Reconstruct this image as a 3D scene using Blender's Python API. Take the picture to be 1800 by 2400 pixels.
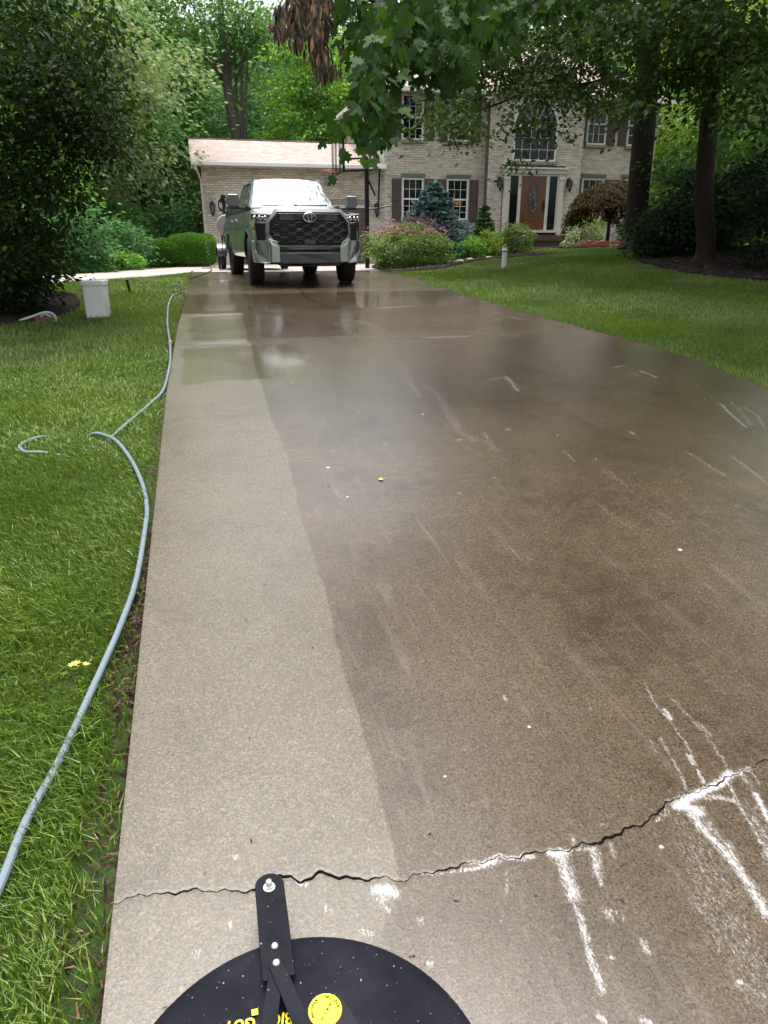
import bpy, bmesh, math, random
import numpy as np
from mathutils import Vector, Matrix, Euler

# ------------------------------------------------------------------ scene, camera, light
for _o in list(bpy.data.objects):
    bpy.data.objects.remove(_o)
S = bpy.context.scene
C = S.collection
R = math.radians
rng = np.random.default_rng(7)
random.seed(7)

CAM_H, PITCH, YAW, FPX = 1.5, R(21.0), R(14.2), 1665.0
cd = bpy.data.cameras.new('camera')
cam = bpy.data.objects.new('camera', cd)
C.objects.link(cam)
cam.location = (0, 0, CAM_H)
cam.rotation_euler = (R(90) - PITCH, 0, -YAW)
cd.sensor_fit = 'VERTICAL'
cd.sensor_height = 36.0
cd.lens = FPX / 2400 * 36.0
cd.clip_start = 0.05
cd.clip_end = 600
S.camera = cam

SUN_EL, SUN_AZ = R(84), R(12)          # azimuth clockwise from +Y: veiled sun, almost overhead
W = bpy.data.worlds.new('World')
S.world = W
W.use_nodes = True
nt = W.node_tree
bg = nt.nodes['Background']
sky = nt.nodes.new('ShaderNodeTexSky')
sky.sky_type = 'NISHITA'
sky.sun_disc = False
sky.sun_elevation = SUN_EL
sky.sun_rotation = SUN_AZ
sky.air_density = 1.0
sky.dust_density = 8.0
sky.ozone_density = 1.0
hs = nt.nodes.new('ShaderNodeHueSaturation')
hs.inputs['Saturation'].default_value = 0.28      # overcast: a nearly white sky
nt.links.new(sky.outputs[0], hs.inputs['Color'])
nt.links.new(hs.outputs[0], bg.inputs[0])
bg.inputs[1].default_value = 0.15

sd = bpy.data.lights.new('sun', 'SUN')
sd.energy = 0.6
sd.angle = R(22)
sd.color = (1.0, 0.96, 0.9)
sun = bpy.data.objects.new('sun', sd)
C.objects.link(sun)
sun.location = (4, 15, 40)
_d = Vector((math.sin(SUN_AZ) * math.cos(SUN_EL), math.cos(SUN_AZ) * math.cos(SUN_EL), math.sin(SUN_EL)))
sun.rotation_euler = (-_d).to_track_quat('-Z', 'Y').to_euler()

S.view_settings.view_transform = 'Standard'
S.view_settings.look = 'None'
S.view_settings.exposure = 1.5
S.view_settings.gamma = 1.0
S.view_settings.use_curve_mapping = False
S.render.engine = 'CYCLES'
cy = S.cycles
cy.use_denoising = True
cy.max_bounces = 5
cy.diffuse_bounces = 3
cy.glossy_bounces = 2
cy.transmission_bounces = 3
cy.transparent_max_bounces = 8
cy.caustics_reflective = False
cy.caustics_refractive = False

# ------------------------------------------------------------------ places: a pixel of the 1800x2400 photograph to a point
_f = np.array([math.sin(YAW) * math.cos(PITCH), math.cos(YAW) * math.cos(PITCH), -math.sin(PITCH)])
_r = np.array([math.cos(YAW), -math.sin(YAW), 0.0])
_u = np.cross(_r, _f)
_c = np.array([0, 0, CAM_H])
def ray(x, y): return _f * FPX + _r * (x - 900) + _u * (1200 - y)
def at_y(x, y, Y): d = ray(x, y); return _c + d * (Y / d[1])
def at_z(x, y, Z): d = ray(x, y); return _c + d * ((Z - CAM_H) / d[2])
def at_d(x, y, D): d = ray(x, y); return _c + d / np.linalg.norm(d) * D
def project(P):
    q = np.asarray(P, float) - _c
    w = np.maximum(q @ _f, 1e-3)
    return 900 + FPX * (q @ _r) / w, 1200 - FPX * (q @ _u) / w, q @ _f
def sm(t): t = np.clip(t, 0, 1); return t * t * (3 - 2 * t)

# ground heights: the drive climbs to where the truck stands and levels out before the garage
_yy = np.linspace(-10, 80, 1801)
_tt = np.interp(_yy, [-10, 1, 12, 15, 18, 27, 80], [-.4, 0, .6, .73, .73, .6, .6])
_kk = np.hanning(41); _kk /= _kk.sum()
_zt = np.convolve(np.pad(_tt, 20, mode='edge'), _kk, 'valid')
def zd(y): return np.interp(y, _yy, _zt)
def tr(x, y):
    x = np.asarray(x, float); y = np.asarray(y, float)
    return zd(y) + 0.075 * np.clip(x - 5.3, 0, 8) * sm((y - 4) / 16)
_LY = [-6, 6.2, 10, 12.6, 18.5, 21]; _LX = [-.32, -.32, -.26, -.18, -.09, -.05]
_RY = [-6, 3, 5.35, 6.63, 7.87, 9.22, 11.02, 13.79, 19.6, 24, 28]; _RX = [4.5, 4.7, 4.94, 5.1, 5.03, 4.78, 4.55, 4.42, 4.96, 5.6, 6.6]
def xl(y): return np.interp(y, _LY, _LX)
def xr(y): return np.interp(y, _RY, _RX)
def ground_px(x, y, right=False):
    d = ray(x, y)
    ts = np.geomspace(2e-4, .06, 60000)
    P = _c + ts[:, None] * d
    g = tr(P[:, 0], P[:, 1]) if right else zd(P[:, 1])
    i = int(np.argmax(P[:, 2] < g))
    return P[i]
def in_poly(px, py, poly):
    px = np.asarray(px); py = np.asarray(py)
    ins = np.zeros(px.shape, bool)
    n = len(poly)
    for i in range(n):
        x0, y0 = poly[i]; x1, y1 = poly[(i + 1) % n]
        hit = ((y0 > py) != (y1 > py)) & (px < (x1 - x0) * (py - y0) / ((y1 - y0) or 1e-9) + x0)
        ins ^= hit
    return ins

# ------------------------------------------------------------------ object helpers
def tag(o, label=None, cat=None, group=None, kind=None):
    if label: o['label'] = label
    if cat: o['category'] = cat
    if group: o['group'] = group
    if kind: o['kind'] = kind
    return o
def empty(name, loc=(0, 0, 0), rz=0.0, label=None, cat=None, group=None):
    o = bpy.data.objects.new(name, None)
    C.objects.link(o)
    o.location = loc
    o.rotation_euler = (0, 0, rz)
    return tag(o, label, cat, group)
def link(name, me, mat=None, parent=None, loc=None):
    o = bpy.data.objects.new(name, me)
    C.objects.link(o)
    if mat is not None:
        for m in (mat if isinstance(mat, (list, tuple)) else [mat]): me.materials.append(m)
    if parent is not None: o.parent = parent
    if loc is not None: o.location = loc
    return o
def np_mesh(name, V, groups, smooth=False, attrs=None, colors=None):
    """V (n,3); groups: list of index arrays (m,k)."""
    me = bpy.data.meshes.new(name)
    V = np.asarray(V, np.float32)
    me.vertices.add(len(V))
    me.vertices.foreach_set('co', V.ravel())
    li = np.concatenate([np.asarray(g).ravel() for g in groups]).astype(np.int32)
    sizes = np.concatenate([np.full(len(g), np.asarray(g).shape[1]) for g in groups])
    me.loops.add(len(li))
    me.loops.foreach_set('vertex_index', li)
    me.polygons.add(len(sizes))
    st = np.zeros(len(sizes), np.int32); st[1:] = np.cumsum(sizes)[:-1]
    me.polygons.foreach_set('loop_start', st)
    me.polygons.foreach_set('use_smooth', np.full(len(sizes), bool(smooth)))
    for k, a in (attrs or {}).items():
        at = me.attributes.new(k, 'FLOAT', 'POINT')
        at.data.foreach_set('value', np.asarray(a, np.float32))
    me.update(calc_edges=True)
    me.validate()
    return me

class MB:
    """Collects solids and builds them as ONE mesh object."""
    def __init__(s): s.v = []; s.f = []
    def add(s, V, F):
        n = len(s.v)
        s.v += [tuple(map(float, p)) for p in V]
        s.f += [tuple(i + n for i in f) for f in F]
        return s
    def box(s, x0, x1, y0, y1, z0, z1, M=None):
        V = [(x0, y0, z0), (x1, y0, z0), (x1, y1, z0), (x0, y1, z0), (x0, y0, z1), (x1, y0, z1), (x1, y1, z1), (x0, y1, z1)]
        if M is not None: V = [M @ Vector(p) for p in V]
        return s.add(V, [(3, 2, 1, 0), (4, 5, 6, 7), (0, 1, 5, 4), (1, 2, 6, 5), (2, 3, 7, 6), (3, 0, 4, 7)])
    def prism(s, poly, a, b, axis='y', M=None):
        """poly: 2-D points (x,z) for axis y, (x,y) for z, (y,z) for x; extruded from a to b."""
        def p3(p, t):
            return {'y': (p[0], t, p[1]), 'z': (p[0], p[1], t), 'x': (t, p[0], p[1])}[axis]
        n = len(poly)
        V = [p3(p, a) for p in poly] + [p3(p, b) for p in poly]
        if M is not None: V = [M @ Vector(p) for p in V]
        return s.add(V, [tuple(range(n)), tuple(range(2 * n - 1, n - 1, -1))] + [(i, i + n, (i + 1) % n + n, (i + 1) % n) for i in range(n)])
    def tube(s, path, r, seg=8, closed=False, caps=True):
        P = [Vector(p) for p in path]
        n = len(P)
        rs = r if isinstance(r, (list, tuple, np.ndarray)) else [r] * n
        nv = None; rings = []
        for i in range(n):
            t = (P[(i + 1) % n] - P[i - 1]) if closed else (P[min(i + 1, n - 1)] - P[max(i - 1, 0)])
            if t.length < 1e-9: t = Vector((0, 0, 1))
            t.normalize()
            if nv is None:
                nv = t.orthogonal().normalized()
            else:
                nv = (nv - t * nv.dot(t))
                nv = nv.normalized() if nv.length > 1e-6 else t.orthogonal().normalized()
            b = t.cross(nv)
            rings.append([P[i] + (nv * math.cos(2 * math.pi * k / seg) + b * math.sin(2 * math.pi * k / seg)) * rs[i] for k in range(seg)])
        V = [p for rg in rings for p in rg]
        F = []
        for i in range(n if closed else n - 1):
            j = (i + 1) % n
            for k in range(seg):
                F.append((i * seg + k, i * seg + (k + 1) % seg, j * seg + (k + 1) % seg, j * seg + k))
        if caps and not closed:
            F.append(tuple(range(seg - 1, -1, -1)))
            F.append(tuple((n - 1) * seg + k for k in range(seg)))
        return s.add(V, F)
    def lathe(s, prof, seg=24, M=None):
        """prof: (radius, height) about the local z axis."""
        V = []; F = []
        n = len(prof)
        for k in range(seg):
            a = 2 * math.pi * k / seg
            for r_, h in prof: V.append((r_ * math.cos(a), r_ * math.sin(a), h))
        for k in range(seg):
            k2 = (k + 1) % seg
            for i in range(n - 1): F.append((k * n + i, k2 * n + i, k2 * n + i + 1, k * n + i + 1))
        if M is not None: V = [M @ Vector(p) for p in V]
        return s.add(V, F)
    def grid(s, P):
        """P[i][j] points."""
        a = len(P); b = len(P[0])
        return s.add([p for row in P for p in row], [(i * b + j, i * b + j + 1, (i + 1) * b + j + 1, (i + 1) * b + j) for i in range(a - 1) for j in range(b - 1)])
    def build(s, name, mat, parent=None, smooth=False, bevel=0, loc=None, seg=2, angle=35):
        me = bpy.data.meshes.new(name)
        me.from_pydata(s.v, [], s.f)
        me.validate()
        bm = bmesh.new(); bm.from_mesh(me)
        bmesh.ops.recalc_face_normals(bm, faces=bm.faces)
        bm.to_mesh(me); bm.free()
        if smooth:
            me.polygons.foreach_set('use_smooth', [True] * len(me.polygons))
            me.set_sharp_from_angle(angle=R(angle))
        o = link(name, me, mat, parent, loc)
        if bevel:
            m = o.modifiers.new('bevel', 'BEVEL'); m.width = bevel; m.segments = seg; m.limit_method = 'ANGLE'; m.angle_limit = R(40)
        return o

def catmull(pts, n=8):
    P = [np.asarray(p, float) for p in pts]
    P = [2 * P[0] - P[1]] + P + [2 * P[-1] - P[-2]]
    out = []
    for i in range(1, len(P) - 2):
        for k in range(n):
            t = k / n
            a, b, c, d = P[i - 1], P[i], P[i + 1], P[i + 2]
            out.append(.5 * ((2 * b) + (c - a) * t + (2 * a - 5 * b + 4 * c - d) * t * t + (3 * b - a - 3 * c + d) * t ** 3))
    out.append(P[-2])
    return out

# ------------------------------------------------------------------ materials
class NT:
    def __init__(s, name):
        s.m = bpy.data.materials.new(name); s.m.use_nodes = True
        s.t = s.m.node_tree; s.b = s.t.nodes['Principled BSDF']; s.out = s.t.nodes['Material Output']
    def n(s, typ, **kw):
        nd = s.t.nodes.new('ShaderNode' + typ)
        for k, v in kw.items():
            if k.startswith('i_'):
                nd.inputs[k[2:].replace('_', ' ')].default_value = v
            elif k == 'ins':
                for a, b in v.items(): nd.inputs[a].default_value = b
            else: setattr(nd, k, v)
        return nd
    def l(s, a, b): s.t.links.new(a, b)
    def noise(s, scale, detail=4, rough=.6, vec=None, dist=0):
        nd = s.n('TexNoise'); nd.inputs['Scale'].default_value = scale; nd.inputs['Detail'].default_value = detail
        nd.inputs['Roughness'].default_value = rough; nd.inputs['Distortion'].default_value = dist
        if vec is not None: s.l(vec, nd.inputs['Vector'])
        return nd.outputs['Fac']
    def ramp(s, fac, stops):
        nd = s.n('ValToRGB'); s.l(fac, nd.inputs[0])
        e = nd.color_ramp.elements
        while len(e) < len(stops): e.new(.5)
        for k, (p, c) in enumerate(stops):
            e[k].position = p
            e[k].color = (c, c, c, 1) if not isinstance(c, (tuple, list)) else (*c, 1)
        return nd.outputs[0]
    def mix(s, fac, a, b, mode='MIX'):
        nd = s.n('Mix', data_type='RGBA', blend_type=mode)
        for sock, v in ((nd.inputs[0], fac), (nd.inputs[6], a), (nd.inputs[7], b)):
            if isinstance(v, (int, float)): sock.default_value = v
            elif isinstance(v, (tuple, list)): sock.default_value = (*v, 1)
            else: s.l(v, sock)
        return nd.outputs[2]
    def math(s, op, a, b=None, c=None, clamp=False):
        nd = s.n('Math', operation=op, use_clamp=clamp)
        for sock, v in zip(nd.inputs, (a, b, c)):
            if v is None: continue
            if isinstance(v, (int, float)): sock.default_value = v
            else: s.l(v, sock)
        return nd.outputs[0]
    def coord(s, scale=(1, 1, 1), rot=(0, 0, 0), kind='Object'):
        tc = s.n('TexCoord'); mp = s.n('Mapping')
        mp.inputs['Scale'].default_value = scale; mp.inputs['Rotation'].default_value = rot
        s.l(tc.outputs[kind], mp.inputs[0])
        return mp.outputs[0]
    def pos(s): return s.n('NewGeometry').outputs['Position']
    def attr(s, name): return s.n('Attribute', attribute_name=name).outputs['Fac']
    def bump(s, h, strength=.3, dist=.01):
        nd = s.n('Bump'); nd.inputs['Strength'].default_value = strength; nd.inputs['Distance'].default_value = dist
        s.l(h, nd.inputs['Height']); s.l(nd.outputs[0], s.b.inputs['Normal'])
        return nd
    def set(s, **kw):
        for k, v in kw.items():
            k = {'color': 'Base Color', 'rough': 'Roughness', 'metal': 'Metallic', 'spec': 'Specular IOR Level', 'coat': 'Coat Weight', 'coat_rough': 'Coat Roughness', 'ior': 'IOR', 'trans': 'Transmission Weight', 'alpha': 'Alpha'}.get(k, k)
            if isinstance(v, tuple): s.b.inputs[k].default_value = (*v, 1)
            elif isinstance(v, (int, float)): s.b.inputs[k].default_value = v
            else: s.l(v, s.b.inputs[k])
        return s

def plain(name, color, rough=.6, metal=0.0, spec=.5, var=.15, scale=12, bump=.0, bscale=80, coat=0.0):
    N = NT(name)
    p = N.pos()
    f = N.noise(scale, 5, .65, p)
    dark = tuple(c * (1 - var) for c in color); lite = tuple(min(1, c * (1 + var)) for c in color)
    N.set(color=N.ramp(f, [(.3, dark), (.7, lite)]), metal=metal, spec=spec, coat=coat)
    N.set(rough=N.math('ADD', N.math('MULTIPLY', N.noise(scale * 3, 3, .6, p), .16), rough - .08))
    if bump: N.bump(N.noise(bscale, 4, .6, p), bump, .01)
    return N.m

def leaf_mat(name, dark, lite, trans=.32, rough=.6, spec=.18, big=.35, hue=None, k=1.6):
    """dark/lite: the two greens a leaf may have; the attribute rnd picks one per leaf, broad noise shifts clumps."""
    N = NT(name)
    dark = tuple(c * k for c in dark); lite = tuple(c * k for c in lite)
    r_ = N.attr('rnd')
    f = N.math('ADD', N.math('MULTIPLY', r_, .6), N.math('MULTIPLY', N.noise(big, 2, .5, N.pos()), .5))
    col = N.ramp(f, [(.15, dark), (.85, lite)])
    if hue: col = N.mix(N.math('GREATER_THAN', r_, hue[0]), col, hue[1])
    N.set(color=col, rough=rough, spec=spec)
    tl = N.n('BsdfTranslucent')
    N.l(N.mix(.5, col, (lite[0] * 1.5, lite[1] * 1.35, lite[2] * .6)), tl.inputs[0])
    mx = N.n('MixShader'); mx.inputs[0].default_value = trans
    N.l(N.b.outputs[0], mx.inputs[1]); N.l(tl.outputs[0], mx.inputs[2]); N.l(mx.outputs[0], N.out.inputs['Surface'])
    return N.m

def bark_mat(name, a, b):
    N = NT(name)
    v = N.coord((1, 1, .16), kind='Object')
    f = N.noise(22, 6, .7, v, .6)
    N.set(color=N.ramp(f, [(.3, a), (.7, b)]), rough=.9, spec=.2)
    N.bump(f, .9, .03)
    return N.m
# ------------------------------------------------------------------ ground sheet
APRON = [(-.02, 20.3), (-.09, 19.75), (-.91, 17.39), (-2.81, 15.18), (-6.5, 11.8), (-8.0, 13.6), (-3.6, 17.5), (-2.4, 20.5), (-1.14, 25.05), (-.15, 28.2), (.56, 29.46), (7.46, 29.46), (7.0, 28.0), (5.6, 24.0), (5.25, 21.8), (5.06, 20.3)]
BED_R = [(10.2, 15.9), (9.8, 14.4), (9.85, 13.1), (10.6, 11.8), (13, 10.8), (20, 11.5), (21, 19), (16, 22), (13, 20.5), (11.6, 18)]
BED_H = [(4.98, 19.8), (5.3, 19.3), (6.2, 18.7), (7.3, 20.2), (8.6, 21.6), (9.6, 21.6), (10.4, 21.2), (10.95, 21.9), (11.2, 24.5), (12.2, 28.2), (11.3, 29.1), (7.5, 29.4), (7.1, 28.0), (5.7, 24.0), (5.3, 21.8)]
BED_M = [(13.2, 23.6), (15.5, 22.9), (18.5, 23.6), (19.2, 29.3), (15.8, 29.3), (15.2, 27.4), (13.4, 26.6)]
BED_L = [(-2.15, 10.3), (-1.75, 11.2), (-1.8, 12.4), (-2.4, 13.6), (-5, 13), (-8, 10), (-8, 6), (-5, 7.5), (-3.2, 9.3)]
BED_HEDGE = [(-1.75, 26.9), (.0, 26.75), (.5, 27.2), (.5, 29.3), (-.6, 29.3), (-2.2, 28.4)]
def smooth_poly(poly, n=4): return [tuple(p) for p in catmull(list(poly) + [poly[0]], n)[:-1]]
BED_R, BED_H, BED_M, BED_L, BED_HEDGE = [smooth_poly(p) for p in (BED_R, BED_H, BED_M, BED_L, BED_HEDGE)]

def make_ground():
    xs = np.unique(np.round(np.concatenate([np.linspace(-70, -10, 16), np.linspace(-10, -1, 40), np.linspace(-1, -.3, 15), np.linspace(-.28, 4, 12), np.linspace(4, 6, 30), np.linspace(6, 22, 60), np.linspace(22, 90, 18)]), 3))
    ys = np.unique(np.round(np.concatenate([np.linspace(-40, -4, 8), np.linspace(-4, 32, 150), np.linspace(32, 160, 24)]), 3))
    X, Y = np.meshgrid(xs, ys)
    Z = tr(X, Y) - .03
    Z += .012 * np.sin(X * 2.1 + Y * .7) * np.sin(Y * 1.7)
    inn = np.minimum(X - xl(Y), xr(Y) - X)
    Z -= np.where((Y < 21), .10 * sm((inn - .04) / .12), 0)
    ap = in_poly(X, Y, APRON)
    Z = np.where(ap, zd(Y) - .10, Z)
    far = np.clip((np.hypot(X, Y - 20) - 45) / 80, 0, 1)
    Z += far * 6 + 22 * sm((np.hypot(X, Y - 20) - 46) / 45) * (Y > 20)
    n, m = X.shape
    idx = np.arange(n * m).reshape(n, m)
    F = np.stack([idx[:-1, :-1], idx[:-1, 1:], idx[1:, 1:], idx[1:, :-1]], -1).reshape(-1, 4)
    N = NT('ground_lawn')
    p = N.pos()
    g = N.ramp(N.noise(1.3, 5, .65, p), [(.3, (.022, .045, .010)), (.6, (.045, .085, .018)), (.8, (.085, .095, .03))])
    soil = N.ramp(N.noise(14, 5, .7, p), [(.3, (.022, .014, .009)), (.75, (.07, .045, .028))])
    N.set(color=N.mix(N.ramp(N.noise(38, 4, .6, p), [(.48, 0.0), (.62, 1.0)]), g, soil), rough=.95, spec=.15)
    N.bump(N.noise(60, 5, .7, p), .8, .03)
    o = link('ground', np_mesh('ground', np.stack([X, Y, Z], -1).reshape(-1, 3), [F], True), N.m)
    tag(o, kind='structure')
make_ground()

# ------------------------------------------------------------------ concrete
def foam_list():
    """Soap foam left on the concrete: polylines of photo pixels turned into points on the drive (width, strength)."""
    A = lambda s, ox, oy, pts: [(ox + x / s, oy + y / s) for x, y in pts]
    z3 = lambda pts: A(2.37, 1100, 1600, pts)
    zr = lambda pts: A(2.074, 1000, 600, pts)
    zc = lambda pts: A(1.659, 300, 600, pts)
    zb = lambda pts: A(1.659, 200, 1950, pts)
    L = [(z3([(1150, 690), (1210, 650), (1300, 605), (1400, 560), (1445, 505)]), .018, 1.5), (z3([(1190, 690), (1270, 720)]), .03, 1.3),
         (z3([(1290, 640), (1400, 640), (1470, 660)]), .012, 1.0),
         (z3([(1200, 680), (1290, 810), (1420, 940), (1560, 1130), (1659, 1300)]), .022, 1.05), (z3([(1440, 900), (1540, 1110), (1620, 1210)]), .016, .8),
         (z3([(1330, 790), (1420, 940)]), .02, .7),
         (z3([(450, 950), (530, 950)]), .018, 1.3), (z3([(500, 960), (550, 1090), (580, 1200)]), .026, .95), (z3([(580, 1200), (620, 1320), (660, 1480), (715, 1650), (740, 1720)]), .013, .9),
         (z3([(690, 930), (705, 1000), (715, 1070)]), .018, .9), (z3([(715, 1070), (740, 1140)]), .012, .6), (z3([(780, 900), (810, 970)]), .01, .8),
         (z3([(1440, 560), (1500, 690), (1570, 800), (1659, 960)]), .007, .9), (z3([(1590, 620), (1659, 760)]), .014, 1.2), (z3([(1570, 740), (1659, 870)]), .01, .8),
         (z3([(0, 1038), (70, 1030), (150, 1008)]), .006, 1.1), (z3([(300, 975), (350, 965)]), .012, 1.1), (z3([(430, 940), (680, 925)]), .006, 1.0), (z3([(1040, 770), (1100, 720)]), .007, 1.0),
         (z3([(975, 10), (1040, 130), (1130, 240), (1200, 330), (1250, 440), (1300, 560)]), .007, .75), (z3([(1085, 150), (1120, 200)]), .012, 1.1), (z3([(1210, 400), (1240, 450)]), .009, 1.0), (z3([(1275, 510), (1300, 550)]), .009, 1.1),
         (z3([(1005, 320), (1040, 400)]), .006, .7), (z3([(1060, 310), (1130, 430), (1180, 520), (1205, 610)]), .007, .85), (z3([(1100, 60), (1210, 180), (1320, 300), (1450, 490)]), .012, .55), (z3([(1280, 230), (1330, 290)]), .012, .7),
         (z3([(1500, 490), (1560, 580)]), .02, .6), (z3([(1560, 490), (1620, 570)]), .008, .7),
         (z3([(760, 1270), (790, 1320)]), .014, .8), (z3([(790, 1270), (850, 1305)]), .006, .9), (z3([(965, 1440), (990, 1500)]), .011, .85), (z3([(205, 1045), (205, 1190)]), .006, .6), (z3([(175, 1260), (180, 1340)]), .006, .5),
         (z3([(1290, 1240), (1340, 1340)]), .008, .6), (z3([(1480, 1665), (1520, 1665)]), .008, 1.1), (z3([(1370, 1420), (1390, 1490)]), .008, .6), (z3([(720, 1850), (760, 1896)]), .01, .9), (z3([(965, 1880), (1000, 1896)]), .012, 1.0),
         (z3([(195, 75), (205, 105)]), .01, .9), (z3([(295, 140), (300, 155)]), .006, .9), (z3([(660, 140), (680, 145)]), .008, .8), (z3([(575, 870), (580, 890)]), .009, .9), (z3([(740, 790), (760, 795)]), .01, .6), (z3([(1100, 640), (1160, 665)]), .003, 1.2), (z3([(780, 1530), (800, 1535)]), .008, 1.0),
         (z3([(1250, 900), (1500, 1400), (1640, 1700)]), .10, .36), (z3([(1150, 740), (1240, 1000), (1300, 1260)]), .05, .34), (z3([(1560, 700), (1700, 1000)]), .06, .4),
         (zb([(1130, 225), (1170, 225), (1200, 240)]), .02, 1.25), (zb([(1150, 260), (1180, 300)]), .02, .7), (zb([(830, 200), (860, 205)]), .008, 1.1), (zb([(1310, 165), (1400, 160), (1500, 145), (1620, 115)]), .006, 1.0),
         (zb([(935, 290), (940, 300)]), .01, .7), (zb([(560, 350), (562, 370)]), .009, .8), (zb([(432, 465), (436, 470)]), .012, .8), (zb([(1300, 345), (1310, 350)]), .012, .9), (zb([(1335, 505), (1340, 515)]), .01, 1.1), (zb([(1080, 385), (1110, 400)]), .012, .7), (zb([(585, 95), (590, 98)]), .010, .9),
         (zr([(1290, 615), (1360, 670), (1430, 720)]), .012, .75), (zr([(1430, 720), (1480, 770), (1550, 830)]), .012, 1.3), (zr([(1480, 710), (1540, 770), (1580, 825)]), .02, .8), (zr([(1540, 735), (1610, 775), (1640, 830)]), .016, .95), (zr([(1370, 560), (1410, 610)]), .02, .55),
         (zr([(915, 540), (960, 535)]), .022, 1.2), (zr([(1000, 570), (1030, 580)]), .02, 1.0), (zr([(1040, 560), (1115, 590)]), .022, 1.2),
         (zr([(385, 585), (410, 610), (440, 655)]), .018, 1.15), (zr([(280, 620), (295, 622)]), .02, 1.1), (zr([(60, 490), (120, 495)]), .03, .8),
         (zr([(0, 630), (60, 680), (110, 760), (160, 850), (230, 900)]), .05, .62), (zr([(280, 860), (335, 945)]), .022, .7), (zr([(150, 895), (165, 890)]), .016, 1.3), (zr([(390, 842), (400, 843)]), .012, 1.4), (zr([(330, 1080), (345, 1080)]), .010, 1.4), (zr([(145, 1150), (160, 1150)]), .010, 1.4),
         (zr([(670, 950), (720, 1000)]), .016, .7), (zr([(985, 850), (1010, 870)]), .016, 1.0), (zr([(1260, 950), (1340, 1000), (1450, 1070)]), .02, .6), (zr([(1480, 970), (1560, 1030), (1659, 1110)]), .016, .75), (zr([(1510, 1140), (1659, 1240)]), .02, .4),
         (zr([(410, 295), (460, 310), (510, 310)]), .05, .8), (zr([(740, 370), (800, 375), (870, 390)]), .07, .55), (zr([(160, 208), (205, 210)]), .05, 1.1), (zr([(530, 755), (620, 800)]), .03, .4), (zr([(700, 490), (830, 540), (860, 580)]), .05, .4),
         (zc([(1060, 410), (1100, 500), (1130, 550)]), .06, .6), (zc([(1105, 500), (1135, 545)]), .02, .9), (zc([(1410, 480), (1470, 470), (1515, 520)]), .03, .9),
         (zc([(1200, 545), (1260, 640)]), .04, .6), (zc([(1340, 700), (1430, 750)]), .05, .5), (zc([(900, 255), (960, 275)]), .06, .7)]
    out = []
    for pts, w, s in L:
        far_ = pts[0][1] < 1400
        out.append(([ground_px(*p)[:2] for p in pts], w * (1.7 if far_ else 1.0), s * (.58 if far_ else 1.0)))
    return out
FOAM = foam_list()
def foam_at(X, Y):
    a = np.zeros(X.shape)
    for pts, w, s in FOAM:
        P = np.array(pts)
        lo = P.min(0) - 4 * w - .05; hi = P.max(0) + 4 * w + .05
        m = (X > lo[0]) & (X < hi[0]) & (Y > lo[1]) & (Y < hi[1])
        if not m.any(): continue
        x = X[m]; y = Y[m]; d2 = np.full(x.shape, 1e9)
        if len(P) == 1: P = np.vstack([P, P + 1e-4])
        for i in range(len(P) - 1):
            ab = P[i + 1] - P[i]
            t = np.clip(((x - P[i, 0]) * ab[0] + (y - P[i, 1]) * ab[1]) / (ab @ ab + 1e-12), 0, 1)
            d2 = np.minimum(d2, (x - P[i, 0] - t * ab[0]) ** 2 + (y - P[i, 1] - t * ab[1]) ** 2)
        a[m] = np.maximum(a[m], s * np.exp(-d2 / (w * w * .7)))
    return a
_CY = [-2, 1.0, 1.28, 1.65, 2.16, 2.61, 3.0, 3.41, 3.9, 4.49, 5.2, 6.07, 7.6, 8.36, 8.37, 10.03, 10.6, 10.7, 30]
_CX = [.15, .2, .37, .38, .39, .43, .425, .42, .46, .48, .47, .48, .51, .56, .52, .58, .6, -2, -2]
def clean_at(X, Y):
    b = np.interp(Y, _CY, _CX) + .007 * np.sin(Y * 4.3) + .003 * np.sin(Y * 23 + 1)
    w = np.where(Y < 1.25, .16, .018 + .004 * Y)
    c = 1 - sm((X - b + w) / (2 * w))
    far = .5 * sm((Y - 12.6) / .25)      # the far slabs have been washed and are drying
    return np.maximum(c, far)
def film_at(X, Y):
    """standing water on the washed slabs"""
    f = np.zeros(X.shape)
    e = 6.52 + .05 * np.sin(X * 5) + .03 * np.sin(X * 13)
    f = np.maximum(f, sm((Y - e) / .05) * (1 - sm((Y - 8.0) / .35)) * sm((X + .26) / .12) * (1 - sm((X - .85) / .35)))
    f = np.maximum(f, .85 * sm((Y - 8.5) / .15) * (1 - sm((Y - 10.1) / .5)) * sm((X + .2) / .15) * (1 - sm((X - 4.2) / .4)) * (.45 + .55 * (X < 1.8)))
    f = np.maximum(f, .9 * sm((Y - 10.75) / .15) * (1 - sm((Y - 12.6) / .5)) * sm((X + .1) / .15))
    f = np.maximum(f, .75 * sm((Y - 13.0) / .5) * (1 - sm((Y - 22) / 4)) * (.5 + .5 * np.sin(X * 2.1 + Y * .9)))
    return f

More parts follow.
